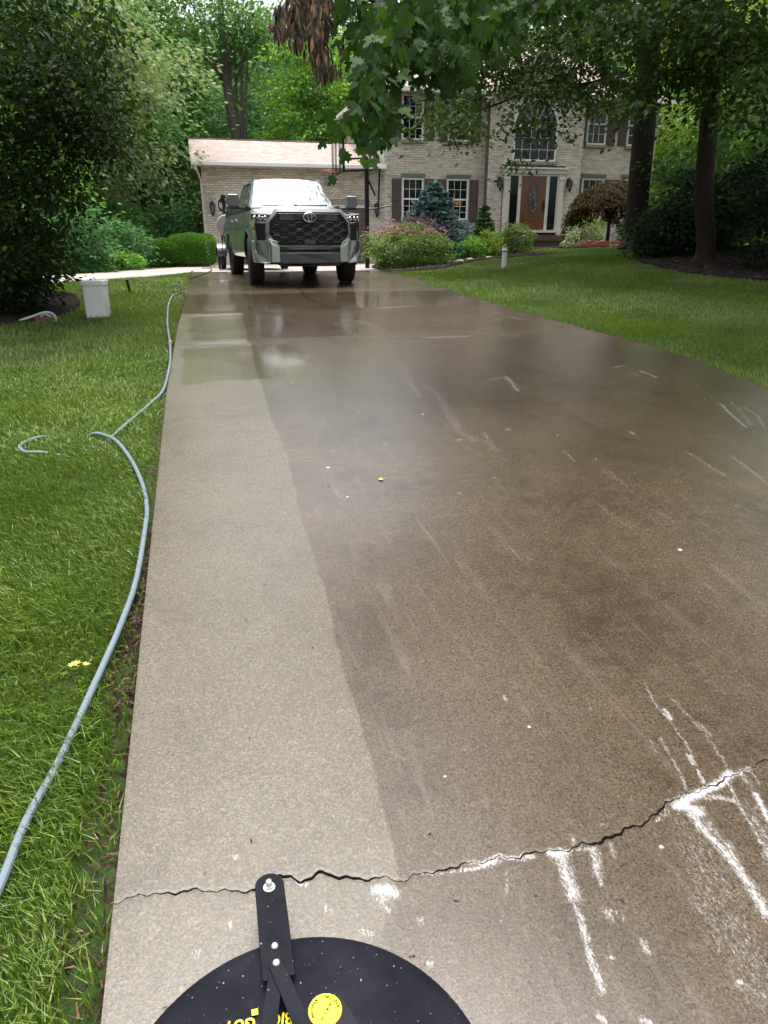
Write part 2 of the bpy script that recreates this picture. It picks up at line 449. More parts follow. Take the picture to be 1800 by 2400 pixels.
def concrete():
    N = NT('wet_concrete')
    p = N.pos()
    cl = N.attr('clean'); fo = N.attr('foam')
    fi = N.math('MULTIPLY', N.ramp(N.math('ADD', N.attr('film'), N.math('MULTIPLY', N.math('SUBTRACT', N.noise(3.0, 6, .7, p), .5), 2.6)), [(.25, 0.0), (.85, 1.0)]), N.ramp(N.attr('film'), [(.05, 0.0), (.35, 1.0)]))
    fine = N.noise(420, 3, .75, p)
    mid = N.noise(170, 4, .75, p)
    blot = N.noise(1.6, 5, .6, p)
    vor = N.n('TexVoronoi', feature='F1'); vor.inputs['Scale'].default_value = 130; N.l(p, vor.inputs['Vector'])
    vc = N.n('SeparateColor'); N.l(vor.outputs['Color'], vc.inputs[0])
    vor2 = N.n('TexVoronoi', feature='F1'); vor2.inputs['Scale'].default_value = 42; N.l(p, vor2.inputs['Vector'])
    pit = N.math('LESS_THAN', vor2.outputs['Distance'], N.math('MULTIPLY', N.math('SUBTRACT', N.noise(42, 1, .5, p), .56), .9))
    dirty = N.ramp(N.math('ADD', N.math('MULTIPLY', fine, .5), N.math('MULTIPLY', mid, .5)), [(.41, (.005, .003, .0013)), (.5, (.041, .026, .012)), (.60, (.155, .107, .055))])
    clean = N.ramp(N.math('ADD', N.math('MULTIPLY', fine, .45), N.math('MULTIPLY', mid, .55)), [(.39, (.012, .010, .0055)), (.5, (.063, .052, .031)), (.61, (.19, .163, .108))])
    # aggregate grains of their own colour
    grain = N.ramp(vc.outputs[0], [(.0, (.30, .20, .12)), (.35, (.22, .19, .16)), (.6, (.45, .40, .32)), (.8, (.10, .095, .10)), (1.0, (.6, .56, .48))])
    dirty = N.mix(.28, dirty, N.mix(.72, grain, (.012, .009, .006)))
    clean = N.mix(.30, clean, N.mix(.62, grain, (.03, .026, .018)))
    blot = N.math('ADD', N.math('MULTIPLY', blot, .6), N.math('MULTIPLY', N.noise(7.5, 5, .7, p), .4))
    blotc = N.ramp(blot, [(.34, (.50, .47, .45)), (.47, (.88, .86, .84)), (.55, (1.0, 1.0, 1.0)), (.68, (1.22, 1.14, 1.02))])
    dirty = N.mix(.9, dirty, blotc, 'MULTIPLY')
    clean = N.mix(.6, clean, blotc, 'MULTIPLY')
    # ragged edge of the washed strip
    ed = N.math('ADD', cl, N.math('MULTIPLY', N.math('SUBTRACT', N.noise(70, 4, .7, p), .5), .5))
    col = N.mix(N.ramp(ed, [(.36, 0.0), (.64, 1.0)]), dirty, clean)
    # faint run-off streaks down the slope
    sv = N.n('Mapping'); sv.inputs['Scale'].default_value = (9, .7, 1); sv.inputs['Rotation'].default_value = (0, 0, R(4)); N.l(p, sv.inputs[0])
    st = N.noise(1.6, 6, .7, sv.outputs[0], .4)
    stf = N.math('MULTIPLY', N.ramp(st, [(.56, 0.0), (.74, 1.0)]), N.math('SUBTRACT', 1.0, cl))
    col = N.mix(N.math('MULTIPLY', stf, .09), col, (.40, .38, .35))
    col = N.mix(N.math('MULTIPLY', pit, .8), col, (.025, .020, .018))
    fs = N.n('Mapping'); fs.inputs['Scale'].default_value = (3.2, 1, 1); N.l(p, fs.inputs[0])
    fn = N.math('ADD', N.math('MULTIPLY', N.noise(60, 6, .75, fs.outputs[0]), .65), N.math('MULTIPLY', N.noise(260, 3, .7, p), .35))
    ff = N.math('ADD', N.math('MULTIPLY', fo, .44), N.math('MULTIPLY', N.math('SUBTRACT', fn, .5), 2.2))
    fm = N.math('MULTIPLY', N.ramp(ff, [(.20, 0.0), (1.05, .82)]), N.ramp(fo, [(.12, 0.0), (.3, 1.0)]))
    col = N.mix(fm, col, (.78, .79, .79))
    # loose flecks of foam
    v3 = N.n('TexVoronoi', feature='F1'); v3.inputs['Scale'].default_value = 9; N.l(p, v3.inputs['Vector'])
    fl = N.math('LESS_THAN', v3.outputs['Distance'], N.math('MULTIPLY', N.math('SUBTRACT', N.noise(9, 1, .5, p), .57), .62))
    fl = N.math('MULTIPLY', fl, N.math('MULTIPLY', N.math('SUBTRACT', 1.0, cl), .5))
    col = N.mix(fl, col, (.72, .72, .70))
    N.set(color=col, spec=.5, ior=1.65)
    rg = N.mix(N.ramp(ed, [(.36, 0.0), (.64, 1.0)]), (.115, .115, .115), (.27, .27, .27))
    rg = N.mix(N.math('MULTIPLY', N.math('SUBTRACT', N.noise(3.0, 4, .6, p), .35), .5, clamp=True), rg, (.24, .24, .24))
    rg = N.mix(N.math('MULTIPLY', fi, .75), rg, (.15, .15, .15))
    rg = N.mix(fm, rg, (.7, .7, .7))
    N.set(rough=rg)
    bh = N.math('ADD', N.math('MULTIPLY', fine, .4), N.math('ADD', N.math('MULTIPLY', mid, .8), N.math('MULTIPLY', fm, 1.2)))
    bn = N.bump(bh, .35, .006)
    bs = N.math('SUBTRACT', .16, N.math('MULTIPLY', fi, .11))
    N.l(bs, bn.inputs['Strength'])
    N.set(coat=N.math('MULTIPLY', fi, .5), coat_rough=.08)
    return N.m
CONC = concrete()
GAPM = plain('joint_soil', (.028, .022, .018), .9, var=.4, scale=30, bump=.6)  # dark soil in the joints and on the slab sides

drive = None
def drive_base():
    ys = np.linspace(-3.5, 21, 120)
    V = np.array([(x, y, zd(y) - .035) for y in ys for x in (xl(y) + .02, xr(y) - .02)])
    F = np.array([(2 * i, 2 * i + 1, 2 * i + 3, 2 * i + 2) for i in range(len(ys) - 1)])
    o = link('driveway', np_mesh('driveway', V, [F]), GAPM)
    return tag(o, kind='structure')
drive = drive_base()

_ckx = [-.4, -.3, -.26, -.2, -.14, -.08, .01, .04, .07, .10, .12, .15, .18, .20, .24, .27, .33, .37, .40, .42, .47, .53, .57, .63, .68, .72, .75, .80, .86, .90, .95, 1.0, 1.06, 1.10, 1.17, 1.22, 1.30, 1.36, 1.41, 1.47, 1.54, 1.7, 2.0, 2.4, 3, 3.6, 4.2, 5]
_cky = [1.372, 1.370, 1.380, 1.365, 1.362, 1.345, 1.322, 1.335, 1.352, 1.338, 1.322, 1.327, 1.336, 1.320, 1.303, 1.292, 1.283, 1.262, 1.271, 1.276, 1.266, 1.276, 1.268, 1.272, 1.258, 1.266, 1.262, 1.249, 1.259, 1.252, 1.262, 1.276, 1.280, 1.302, 1.333, 1.345, 1.349, 1.362, 1.378, 1.385, 1.405, 1.42, 1.40, 1.45, 1.43, 1.5, 1.47, 1.52]
def crack(x): return np.interp(x, _ckx, _cky) + .0035 * np.sin(np.asarray(x) * 83) + .003 * np.sin(np.asarray(x) * 191 + 1)
def gapw(x): return .0014 + .0026 * np.clip(np.sin(np.asarray(x) * 7.3 + .8), 0, 1) ** 2 + .0025 * np.exp(-((np.asarray(x) - .2) / .05) ** 2) + .0018 * np.clip(np.sin(np.asarray(x) * 29), 0, 1)
def j1(x): return np.interp(x, [-.4, 1, 2, 4.3, 5.2], [8.38, 8.43, 8.33, 8.27, 8.3]) + .008 * np.sin(np.asarray(x) * 6)
def j2(x): return np.interp(x, [-.4, 2, 4.5, 5.2], [10.36, 10.75, 10.98, 11.03])
def j3(x): return np.interp(x, [-.4, 2.2, 4.5, 5.2], [12.6, 13.05, 13.2, 13.25])
def slab(ylo, yhi, nx, ts, xa=None, xb=None, name='slab', parent=None):
    """One cast slab between two edges ylo(x), yhi(x); a skirt closes its sides."""
    U = np.linspace(0, 1, nx)
    X = np.zeros((len(ts), nx)); Y = np.zeros_like(X)
    for i, t in enumerate(ts):
        y0 = (1 - t) * float(np.mean(ylo(np.array([1.0, 3.0])))) + t * float(np.mean(yhi(np.array([1.0, 3.0]))))
        a = (xa(y0) if xa else xl(y0)); b = (xb(y0) if xb else xr(y0))
        X[i] = a + (b - a) * U
        Y[i] = (1 - t) * ylo(X[i]) + t * yhi(X[i])
    Z = zd(Y) + .002 * np.sin(X * 1.7) * np.sin(Y * 1.3)
    e = np.minimum(np.minimum(np.abs(Y - ylo(X)), np.abs(Y - yhi(X))), np.minimum(X - X[:, :1], X[:, -1:] - X))
    Z -= .0004 * np.exp(-(e / .004) ** 2)
    n, m = X.shape
    V = np.stack([X, Y, Z], -1).reshape(-1, 3)
    idx = np.arange(n * m).reshape(n, m)
    F = np.stack([idx[:-1, :-1], idx[:-1, 1:], idx[1:, 1:], idx[1:, :-1]], -1).reshape(-1, 4)
    loop = np.concatenate([idx[0, :], idx[1:, -1], idx[-1, -2::-1], idx[-2:0:-1, 0]])
    W_ = V[loop].copy(); W_[:, 2] -= .10
    k = np.arange(len(loop)); k2 = (k + 1) % len(loop)
    F2 = np.stack([loop[k], len(V) + k, len(V) + k2, loop[k2]], -1)
    A = np.concatenate
    x_, y_ = V[:, 0], V[:, 1]
    at = {}
    for nm, fn in (('clean', clean_at), ('foam', foam_at), ('film', film_at)):
        v = fn(x_, y_)
        at[nm] = A([v, v[loop]])
    if ylo is crack_hi or True:
        # foam that gathers along the joints
        for jf, s in ((j1, .92), (j2, .98), (j3, .6)):
            d = y_ - jf(x_)
            g = s * np.exp(-(d / .035) ** 2) * np.clip(.35 + .75 * np.sin(x_ * 2.3 + 1) + .5 * np.sin(x_ * 7.1), 0, 1)
            at['foam'][:len(V)] = np.maximum(at['foam'][:len(V)], g)
        d = y_ - crack(x_)
        g = 1.1 * np.exp(-(d / .009) ** 2) * np.clip(.15 + .8 * np.sin(x_ * 9 + 2) + .6 * np.sin(x_ * 23), 0, 1) * (x_ > .12)
        at['foam'][:len(V)] = np.maximum(at['foam'][:len(V)], g)
    me = np_mesh(name, A([V, W_]), [F, F2], False, at)
    o = link(name, me, [CONC, GAPM], parent or drive)
    mi = np.zeros(len(F) + len(F2), np.int32); mi[len(F):] = 1          # dirt-filled sides
    me.polygons.foreach_set('material_index', mi)
    return o
def crack_hi(x): return crack(x) + gapw(x)
def crack_lo(x): return crack(x) - gapw(x)
def tser(n, p=1.0): return np.linspace(0, 1, n) ** p
slab(lambda x: 0 * x - 3.4, crack_lo, 560, np.concatenate([np.linspace(0, .78, 12), np.linspace(.785, 1, 110)]))
slab(crack_hi, lambda x: j1(x) - .005, 520, np.concatenate([np.linspace(0, .25, 190), np.linspace(.253, 1, 190)]))
slab(lambda x: j1(x) + .005, lambda x: j2(x) - .005, 160, tser(60))
# third pair of slabs: a crack wanders between them
def wan(y): return np.interp(y, [10.5, 10.79, 11.3, 11.81, 12.3, 12.9, 13.2], [2.1, 2.02, 1.86, 1.76, 1.75, 1.80, 1.82]) + .012 * np.sin(np.asarray(y) * 19) + .008 * np.sin(np.asarray(y) * 43)
slab(lambda x: j2(x) + .005, lambda x: j3(x) - .004, 90, tser(60), None, lambda y: wan(y) - .009)
slab(lambda x: j2(x) + .005, lambda x: j3(x) - .004, 90, tser(60), lambda y: wan(y) + .009, None)
def y4(x): return 0 * x + 16.6
slab(lambda x: j3(x) + .004, lambda x: y4(x) - .006, 60, tser(30), None, lambda y: np.interp(y, [13, 14, 17], [1.82, 1.8, 2.0]) - .006)
slab(lambda x: j3(x) + .004, lambda x: y4(x) - .006, 60, tser(30), lambda y: np.interp(y, [13, 14, 17], [1.82, 1.8, 2.0]) + .006, None)
slab(lambda x: y4(x) + .006, lambda x: 0 * x + 20.285, 90, tser(30))

def draped(poly, off, step, name, mat, parent=None, ybreaks=(), fn=zd, attrs=False, thick=.09):
    """A flat-cast sheet with its own outline, following the ground; its rim is a real edge."""
    bm = bmesh.new()
    vs = [bm.verts.new((x, y, 0)) for x, y in poly]
    bm.faces.new(vs)
    ys_ = [p[1] for p in poly]; xs_ = [p[0] for p in poly]
    for y in np.arange(min(ys_) + step, max(ys_), step):
        bmesh.ops.bisect_plane(bm, geom=bm.verts[:] + bm.edges[:] + bm.faces[:], plane_co=(0, y, 0), plane_no=(0, 1, 0))
    for x in np.arange(min(xs_) + step, max(xs_), step):
        bmesh.ops.bisect_plane(bm, geom=bm.verts[:] + bm.edges[:] + bm.faces[:], plane_co=(x, 0, 0), plane_no=(1, 0, 0))
    rim = [e for e in bm.edges if e.is_boundary]
    r_ = bmesh.ops.extrude_edge_only(bm, edges=rim)
    low = {g for g in r_['geom'] if isinstance(g, bmesh.types.BMVert)}
    for v in bm.verts:
        v.co.z = float(fn(v.co.x, v.co.y) if fn is not zd else zd(v.co.y)) + off - (thick if v in low else 0)
    bmesh.ops.recalc_face_normals(bm, faces=bm.faces)
    me = bpy.data.meshes.new(name)
    bm.to_mesh(me); bm.free()
    o = link(name, me, mat, parent)
    if attrs:
        co = np.zeros(len(me.vertices) * 3); me.vertices.foreach_get('co', co); co = co.reshape(-1, 3)
        for nm, v in (('clean', np.full(len(co), .95)), ('foam', np.zeros(len(co))), ('film', film_at(co[:, 0], co[:, 1]) * .6)):
            at = me.attributes.new(nm, 'FLOAT', 'POINT'); at.data.foreach_set('value', v.astype(np.float32))
    return o
DRY = plain('dry_concrete', (.30, .275, .25), .75, var=.16, scale=3, bump=.25, bscale=120)
ap = draped(APRON, .0, .8, 'parking_apron', DRY, None)
tag(ap, kind='structure')
# dark expansion strips where the side drive meets the main one
strip = MB()
for a, b in (((-2.75, 15.3), (-1.0, 17.42)), ((-1.0, 17.42), (-.1, 19.7)), ((-.1, 19.7), (-.03, 21.4)), ((-.03, 21.4), (-1.9, 21.3))):
    a = np.array(a); b = np.array(b); d = (b - a) / np.linalg.norm(b - a); nn = np.array([-d[1], d[0]]) * .028
    q = [a - nn, b - nn, b + nn, a + nn]
    strip.add([(x, y, zd(y) + .006) for x, y in q], [(0, 1, 2, 3)])
strip.build('expansion_joint', GAPM, ap)

# ------------------------------------------------------------------ beds, soil
def mulch_mat(name, a, b):
    N = NT(name)
    p = N.pos()
    f = N.noise(26, 6, .75, p)
    N.set(color=N.ramp(f, [(.32, a), (.7, b)]), rough=.95, spec=.15)
    N.bump(f, 1.0, .06)
    return N.m
MULCH = mulch_mat('mulch', (.012, .008, .008), (.050, .032, .030))
for poly, nm in ((BED_R, 'mulch_bed'), (BED_H, 'mulch_bed'), (BED_M, 'mulch_bed'), (BED_L, 'mulch_bed'), (BED_HEDGE, 'mulch_bed')):
    o = draped(poly, .012, .6, nm, MULCH, None, fn=tr, thick=.12)
    tag(o, kind='structure')
# the front walk
WALK = [(11.35, 27.9), (11.9, 27.2), (15.3, 26.9), (15.5, 28.3), (15.5, 28.62), (11.5, 28.62)]
tag(draped(WALK, .02, .8, 'front_walk', CONC, None, fn=tr, attrs=True), kind='structure')

# bare soil along the left edge of the drive
ys = np.linspace(-.5, 13, 500)
xa = xl(ys) - (.085 + .04 * np.sin(ys * 3.1) + .03 * np.sin(ys * 7.7 + 1)) * np.interp(ys, [0, 2, 6, 13], [1.2, .9, .5, .4])
V = []
for y, a in zip(ys, xa):
    b = xl(y) - .002
    for k, t in enumerate(np.linspace(0, 1, 6)):
        x = a + (b - a) * t
        V.append((x, y, zd(y) - .026 - .012 * math.sin(t * 3.14) + .008 * math.sin(x * 60 + y * 31) * math.sin(y * 47)))
idx = np.arange(len(V)).reshape(len(ys), 6)
F = np.stack([idx[:-1, :-1], idx[:-1, 1:], idx[1:, 1:], idx[1:, :-1]], -1).reshape(-1, 4)
SOIL = mulch_mat('damp_soil', (.016, .010, .008), (.07, .040, .027))
tag(link('soil_edge', np_mesh('soil_edge', V, [F], True), SOIL), kind='structure')

# bark chips and pine straw in that soil, and on the beds
def slivers(pts, lmin, lmax, w, name, mat, label, tilt=.25):
    n = len(pts)
    P = np.asarray(pts)
    a = rng.uniform(0, 2 * math.pi, n)
    L = rng.uniform(lmin, lmax, n)[:, None] * .5
    D = np.stack([np.cos(a), np.sin(a), rng.normal(0, tilt, n)], -1)
    Sd = np.stack([-np.sin(a), np.cos(a), rng.normal(0, .3, n)], -1) * (w * rng.uniform(.5, 1.4, n))[:, None] * .5
    up = np.array([0, 0, 1.0]) * w * .5
    V = np.stack([P - D * L - Sd, P + D * L - Sd * .6, P + D * L + Sd * .6, P - D * L + Sd, P - D * L * .8 + up, P + D * L * .7 + up], 1).reshape(-1, 3)
    b = (np.arange(n) * 6)[:, None]
    Fq = np.concatenate([b + np.array([[0, 1, 5, 4]]), b + np.array([[3, 4, 5, 2]])])
    Ft = np.concatenate([b + np.array([[0, 4, 3]]), b + np.array([[1, 2, 5]])])
    r_ = np.repeat(rng.random(n), 6)
    o = link(name, np_mesh(name, V, [Fq, Ft], False, {'rnd': r_}), mat)
    return tag(o, label, 'debris', kind='stuff')
N = NT('bark_chip')
N.set(color=N.ramp(N.attr('rnd'), [(.0, (.020, .012, .010)), (.7, (.065, .034, .022)), (.93, (.16, .075, .04)), (1.0, (.30, .20, .12))]), rough=.8)
CHIP = N.m
yc = rng.uniform(.5, 1, 1300) ** 2 * 9 - 1.6
xc = xl(yc) - rng.uniform(.0, .15, len(yc)) * np.interp(yc, [0, 2, 6, 13], [1.1, .8, .5, .4]) - .004
slivers(np.stack([xc, yc, zd(yc) - .020 + rng.uniform(0, .012, len(yc))], -1), .008, .035, .005, 'bark_litter', CHIP, 'reddish bark chips and needles in the soil along the drive')
bx = rng.uniform(4.9, 20, 16000); by = rng.uniform(11, 29, 16000)
mk = in_poly(bx, by, BED_R) | in_poly(bx, by, BED_H) | in_poly(bx, by, BED_M)
bx, by = bx[mk], by[mk]
N = NT('mulch_chip')
N.set(color=N.ramp(N.attr('rnd'), [(.0, (.010, .007, .007)), (.7, (.040, .026, .024)), (1.0, (.09, .06, .055))]), rough=.9)
slivers(np.stack([bx, by, tr(bx, by) + .02], -1), .05, .14, .03, 'mulch_litter', N.m, 'dark shredded bark mulch covering the planting beds')
# ------------------------------------------------------------------ grass
def blades(P, h, w, name_rnd, lean_dir, lean, simple):
    n = len(P)
    a = rng.uniform(0, 2 * math.pi, n)
    ld = lean_dir + rng.normal(0, .9, n)
    D = np.stack([np.cos(ld), np.sin(ld), np.zeros(n)], -1) * (h * lean)[:, None]
    Sd = np.stack([np.cos(a), np.sin(a), np.zeros(n)], -1) * (w * .5)[:, None]
    up = np.zeros((n, 3)); up[:, 2] = h
    tip = P + D + up * np.sqrt(np.clip(1 - (lean * .8) ** 2, .08, 1))[:, None]
    if simple:
        V = np.stack([P - Sd, P + Sd, tip], 1).reshape(-1, 3)
        b = (np.arange(n) * 3)[:, None]
        return V, [b + np.array([[0, 1, 2]])], np.repeat(name_rnd, 3)
    midp = P + D * .30 + up * .62
    V = np.stack([P - Sd, P + Sd, midp + Sd * .85, midp - Sd * .85, tip], 1).reshape(-1, 3)
    b = (np.arange(n) * 5)[:, None]
    return V, [b + np.array([[0, 1, 2, 3]]), b + np.array([[3, 2, 4]])], np.repeat(name_rnd, 5)
def visible(P, m=60):
    x, y, w = project(P)
    return (w > .2) & (x > -m - 240) & (x < 1800 + m + 420) & (y > -m) & (y < 2400 + m + 200)
def scatter(x0, x1, y0, y1, dens):
    n = int((x1 - x0) * (y1 - y0) * dens)
    return rng.uniform(x0, x1, n), rng.uniform(y0, y1, n)
def ntex(x, y, s=0.0):
    return .5 + .25 * np.sin(x * 1.9 + s + 1.3 * np.sin(y * 1.1 + s)) + .25 * np.sin(y * 2.3 + 1.7 * np.sin(x * 1.4 - s))
N = NT('grass_blade')
r_ = N.attr('rnd'); p = N.pos()
pt = N.noise(1.1, 4, .6, p)
col = N.ramp(N.math('ADD', N.math('MULTIPLY', r_, .5), N.math('MULTIPLY', pt, .6)), [(.25, (.032, .078, .008)), (.55, (.098, .180, .018)), (.85, (.21, .265, .040))])
dry = N.math('MULTIPLY', N.ramp(N.noise(.75, 3, .6, p), [(.55, 0.0), (.75, 1.0)]), N.math('GREATER_THAN', r_, .62))
col = N.mix(N.math('MULTIPLY', dry, .7), col, (.30, .25, .11))
N.set(color=col, rough=.45, spec=.4)
tl = N.n('BsdfTranslucent'); N.l(N.mix(.5, col, (.22, .36, .05)), tl.inputs[0])
mx = N.n('MixShader'); mx.inputs[0].default_value = .3
N.l(N.b.outputs[0], mx.inputs[1]); N.l(tl.outputs[0], mx.inputs[2]); N.l(mx.outputs[0], N.out.inputs['Surface'])
GRASS = N.m
def lawn(name, label, zones, ok):
    Vs = []; Qs = []; Ts = []; Rs = []; off = 0
    for (x0, x1, y0, y1, dens, hmin, hmax, wid, simple) in zones:
        x, y = scatter(x0, x1, y0, y1, dens)
        m = ok(x, y)
        x, y = x[m], y[m]
        P = np.stack([x, y, tr(x, y) - .034], -1)
        m = visible(P); P = P[m]; x = x[m]; y = y[m]
        tuft = ntex(x * 3, y * 3, 2)
        h = rng.uniform(hmin, hmax, len(P)) * (.65 + .6 * tuft)
        w = wid * rng.uniform(.7, 1.3, len(P))
        ld = 2.6 + 1.5 * np.sin(x * 1.3 + y * .8) + .8 * np.sin(y * 2.9 - x * 2)
        V, G, r = blades(P, h, w, rng.random(len(P)), ld, rng.uniform(.2, .95, len(P)), simple)
        for g in G: (Qs if g.shape[1] == 4 else Ts).append(g + off)
        Vs.append(V); Rs.append(r); off += len(V)
    gs = [np.concatenate(q) for q in (Qs, Ts) if q]
    o = link(name, np_mesh(name, np.concatenate(Vs), gs, False, {'rnd': np.concatenate(Rs)}), GRASS)
    tag(o, label, 'grass', kind='stuff')
def ok_left(x, y):
    ex = xl(y) - np.interp(y, [0, 2, 6, 13], [.085, .065, .03, .02]) - .05 * (ntex(x * 5, y * 4) - .3)
    m = (x < ex) | ((x < xl(y) - .01) & (rng.random(len(x)) < .25))
    m &= ~in_poly(x, y, APRON) & ~in_poly(x, y, BED_L) & ~in_poly(x, y, BED_HEDGE)
    return m
lawn('lawn_grass', 'long green lawn grass beside the washed edge of the drive', [
    (-2.2, -.3, -.2, 2.2, 14000, .045, .10, .0042, False),
    (-2.6, -.3, 2.2, 4.2, 9000, .045, .095, .005, False),
    (-3.6, -.28, 4.2, 7.5, 4200, .045, .085, .007, False),
    (-5, -.2, 7.5, 12, 1700, .04, .08, .012, True),
    (-6, -.05, 12, 20, 900, .04, .075, .018, True),
    (-6.5, .6, 20, 30, 500, .04, .07, .024, True)], ok_left)
def ok_right(x, y):
    return (x > xr(y) + .01) & ~in_poly(x, y, APRON) & ~in_poly(x, y, BED_R) & ~in_poly(x, y, BED_H) & ~in_poly(x, y, BED_M) & ~in_poly(x, y, WALK) & ~((y > 29) & (x < 19.5))
lawn('lawn_grass', 'mown green lawn sloping up to the brick house', [
    (4.3, 9, 4.5, 9, 2600, .04, .085, .011, True),
    (4.3, 13, 9, 15, 1300, .04, .075, .014, True),
    (4.3, 15, 15, 22, 800, .035, .065, .018, True),
    (6, 24, 22, 30, 350, .035, .065, .026, True)], ok_right)
# ------------------------------------------------------------------ the house
HY = 29.5                                    # plane of the front brickwork
N = NT('brick_faces')
r_ = N.attr('rnd')
bc = N.ramp(r_, [(.0, (.47, .41, .34)), (.3, (.60, .53, .445)), (.7, (.66, .595, .51)), (1.0, (.73, .67, .59))])
N.set(color=N.mix(.5, bc, N.ramp(N.noise(40, 4, .7, N.pos()), [(.3, (.85, .84, .83)), (.7, (1.05, 1.04, 1.02))]), 'MULTIPLY'), rough=.85, spec=.25)
N.bump(N.noise(90, 4, .7, N.pos()), .4, .01)
BRICK = N.m
MORTAR = plain('mortar', (.12, .105, .095), .95, var=.25, scale=9, bump=.4)
TRIM = plain('cream_trim', (.62, .60, .53), .55, var=.05)
WHITE = plain('white_paint', (.78, .78, .75), .5, var=.04)
SHUT = plain('brown_shutter', (.085, .058, .056), .6, var=.12, scale=30)
HEAD = plain('sage_head', (.33, .36, .29), .6, var=.06)
GARDOOR = plain('brown_garage_door', (.115, .078, .072), .55, var=.08)
STONE = plain('sill_stone', (.30, .26, .24), .8, var=.2, bump=.3)
SIDING = plain('cream_siding', (.66, .63, .56), .6, var=.04)
SOFFIT = plain('soffit', (.52, .46, .38), .7, var=.05)
BLACKM = plain('black_metal', (.012, .012, .014), .45, metal=.3, var=.2)
WOOD = NT('oak_door')
_f2 = WOOD.noise(14, 6, .7, WOOD.coord((6, 6, .5)))
WOOD.set(color=WOOD.ramp(_f2, [(.3, (.085, .032, .014)), (.7, (.18, .075, .034))]), rough=.35, coat=.3)
WOOD = WOOD.m
N = NT('window_glass')
N.set(color=(.008, .010, .012), rough=.03, spec=.5, ior=1.5)
N.bump(N.noise(1.4, 2, .5, N.pos()), .06, .05)
GLASS = N.m
DARK = plain('dark_room', (.01, .01, .011), .9)
N = NT('roof_shingles')
p = N.pos()
bt = N.n('TexBrick', offset=.5); bt.inputs['Scale'].default_value = 1.0
bt.inputs['Brick Width'].default_value = .32; bt.inputs['Row Height'].default_value = .15; bt.inputs['Mortar Size'].default_value = .006
bt.inputs['Color1'].default_value = (.8, .8, .8, 1); bt.inputs['Color2'].default_value = (1.15, 1.1, 1.1, 1); bt.inputs['Mortar'].default_value = (.45, .42, .42, 1)
N.l(N.coord((1, 1, 1), kind='UV'), bt.inputs['Vector'])
base = N.ramp(N.noise(3.5, 5, .7, p), [(.3, (.25, .195, .175)), (.7, (.40, .33, .305))])
N.set(color=N.mix(.85, base, bt.outputs[0], 'MULTIPLY'), rough=.85, spec=.3)
N.bump(bt.outputs['Fac'], -.5, .02)
ROOF = N.m

house = empty('brick_house', (7.48, HY, .6), 0, 'two storey beige brick house with attached garage and brown shutters', 'house')
HO = Vector((7.48, HY, .6))
def hpart(mb, name, mat, parent=None, **kw):
    o = mb.build(name, mat, parent or house, **kw)
    o.data.transform(Matrix.Translation(-HO))
    return o
def brickwork(name, spans, front, holes, arch=None, zmax=None):
    """Running-bond bricks standing proud of the mortar. spans: (x0,x1,z0,z1); holes: rectangles kept free."""
    ch, bl, j = .0812, .205, .011
    V = []; F = []; Rn = []
    for (x0, x1, z0, z1, y) in spans:
        nrow = int((z1 - z0) / ch)
        for k in range(nrow):
            za = z0 + k * ch; zb = za + ch - j
            x = x0 - (bl + j) * (.5 if k % 2 else 0)
            while x < x1:
                a = max(x, x0); b = min(x + bl, x1)
                x += bl + j
                segs = [(a, b)]
                for (hx0, hx1, hz0, hz1) in holes:
                    if zb > hz0 and za < hz1:
                        ns = []
                        for (s, t) in segs:
                            if t <= hx0 or s >= hx1: ns.append((s, t)); continue
                            if s < hx0: ns.append((s, hx0))
                            if t > hx1: ns.append((hx1, t))
                        segs = ns
                for s, t in segs:
                    if t - s < .02: continue
                    if zmax is not None and zb > min(zmax(s), zmax(t)): continue
                    if arch is not None:
                        ax, az, ar = arch
                        if zb > az and min(math.hypot(q - ax, za - az) for q in (s, t, (s + t) / 2)) < ar: continue
                    yy = y - .014 - random.uniform(0, .003)
                    n = len(V)
                    V += [(s, y, za), (t, y, za), (t, y, zb), (s, y, zb), (s, yy, za), (t, yy, za), (t, yy, zb), (s, yy, zb)]
                    F += [(n + 4, n + 5, n + 6, n + 7), (n, n + 1, n + 5, n + 4), (n + 3, n + 7, n + 6, n + 2), (n, n + 4, n + 7, n + 3), (n + 1, n + 2, n + 6, n + 5)]
                    Rn += [random.random()] * 8
    V = np.array(V) - np.array(HO)
    o = link(name, np_mesh(name, V, [np.array(F)], False, {'rnd': Rn}), BRICK, house)
    o['kind'] = 'stuff'
    return o

# openings (x0,x1,z0,z1)
W1 = [(8.20, 9.06, 2.24, 3.74), (10.05, 10.95, 2.24, 3.74), (15.97, 16.95, 2.24, 3.86), (17.8, 18.6, 2.24, 3.86)]     # ground floor
W2 = [(8.17, 9.02, 5.08, 6.62), (10.05, 10.92, 5.08, 6.62), (15.98, 16.83, 5.12, 6.62), (17.82, 18.62, 5.12, 6.62)]   # upper floor
BX0, BX1, BY = 11.62, 15.66, HY - .35       # the bay in the middle
ARC = (13.56, 5.66, .92)                    # arched window: centre x, spring height, radius
AW = (12.64, 14.48, 4.42, 5.66)
DOOR = (12.52, 14.72, 1.86, 4.04)
GD = (1.25, 6.80, .6, 2.74)
EAVE = 6.72
mb = MB()
def wall_cells(mb, x0, x1, y0, y1, z0, z1, holes):
    xs = sorted({x0, x1} | {v for h in holes for v in h[:2]}); zs = sorted({z0, z1} | {v for h in holes for v in h[2:]})
    for a, b in zip(xs, xs[1:]):
        for c, d in zip(zs, zs[1:]):
            if not any(h[0] <= (a + b) / 2 <= h[1] and h[2] <= (c + d) / 2 <= h[3] for h in holes): mb.box(a, b, y0, y1, c, d)
wall_cells(mb, 7.49, 19.2, HY + .001, HY + .25, .6, EAVE, W1 + W2)
hpart(mb, 'house_wall', MORTAR)
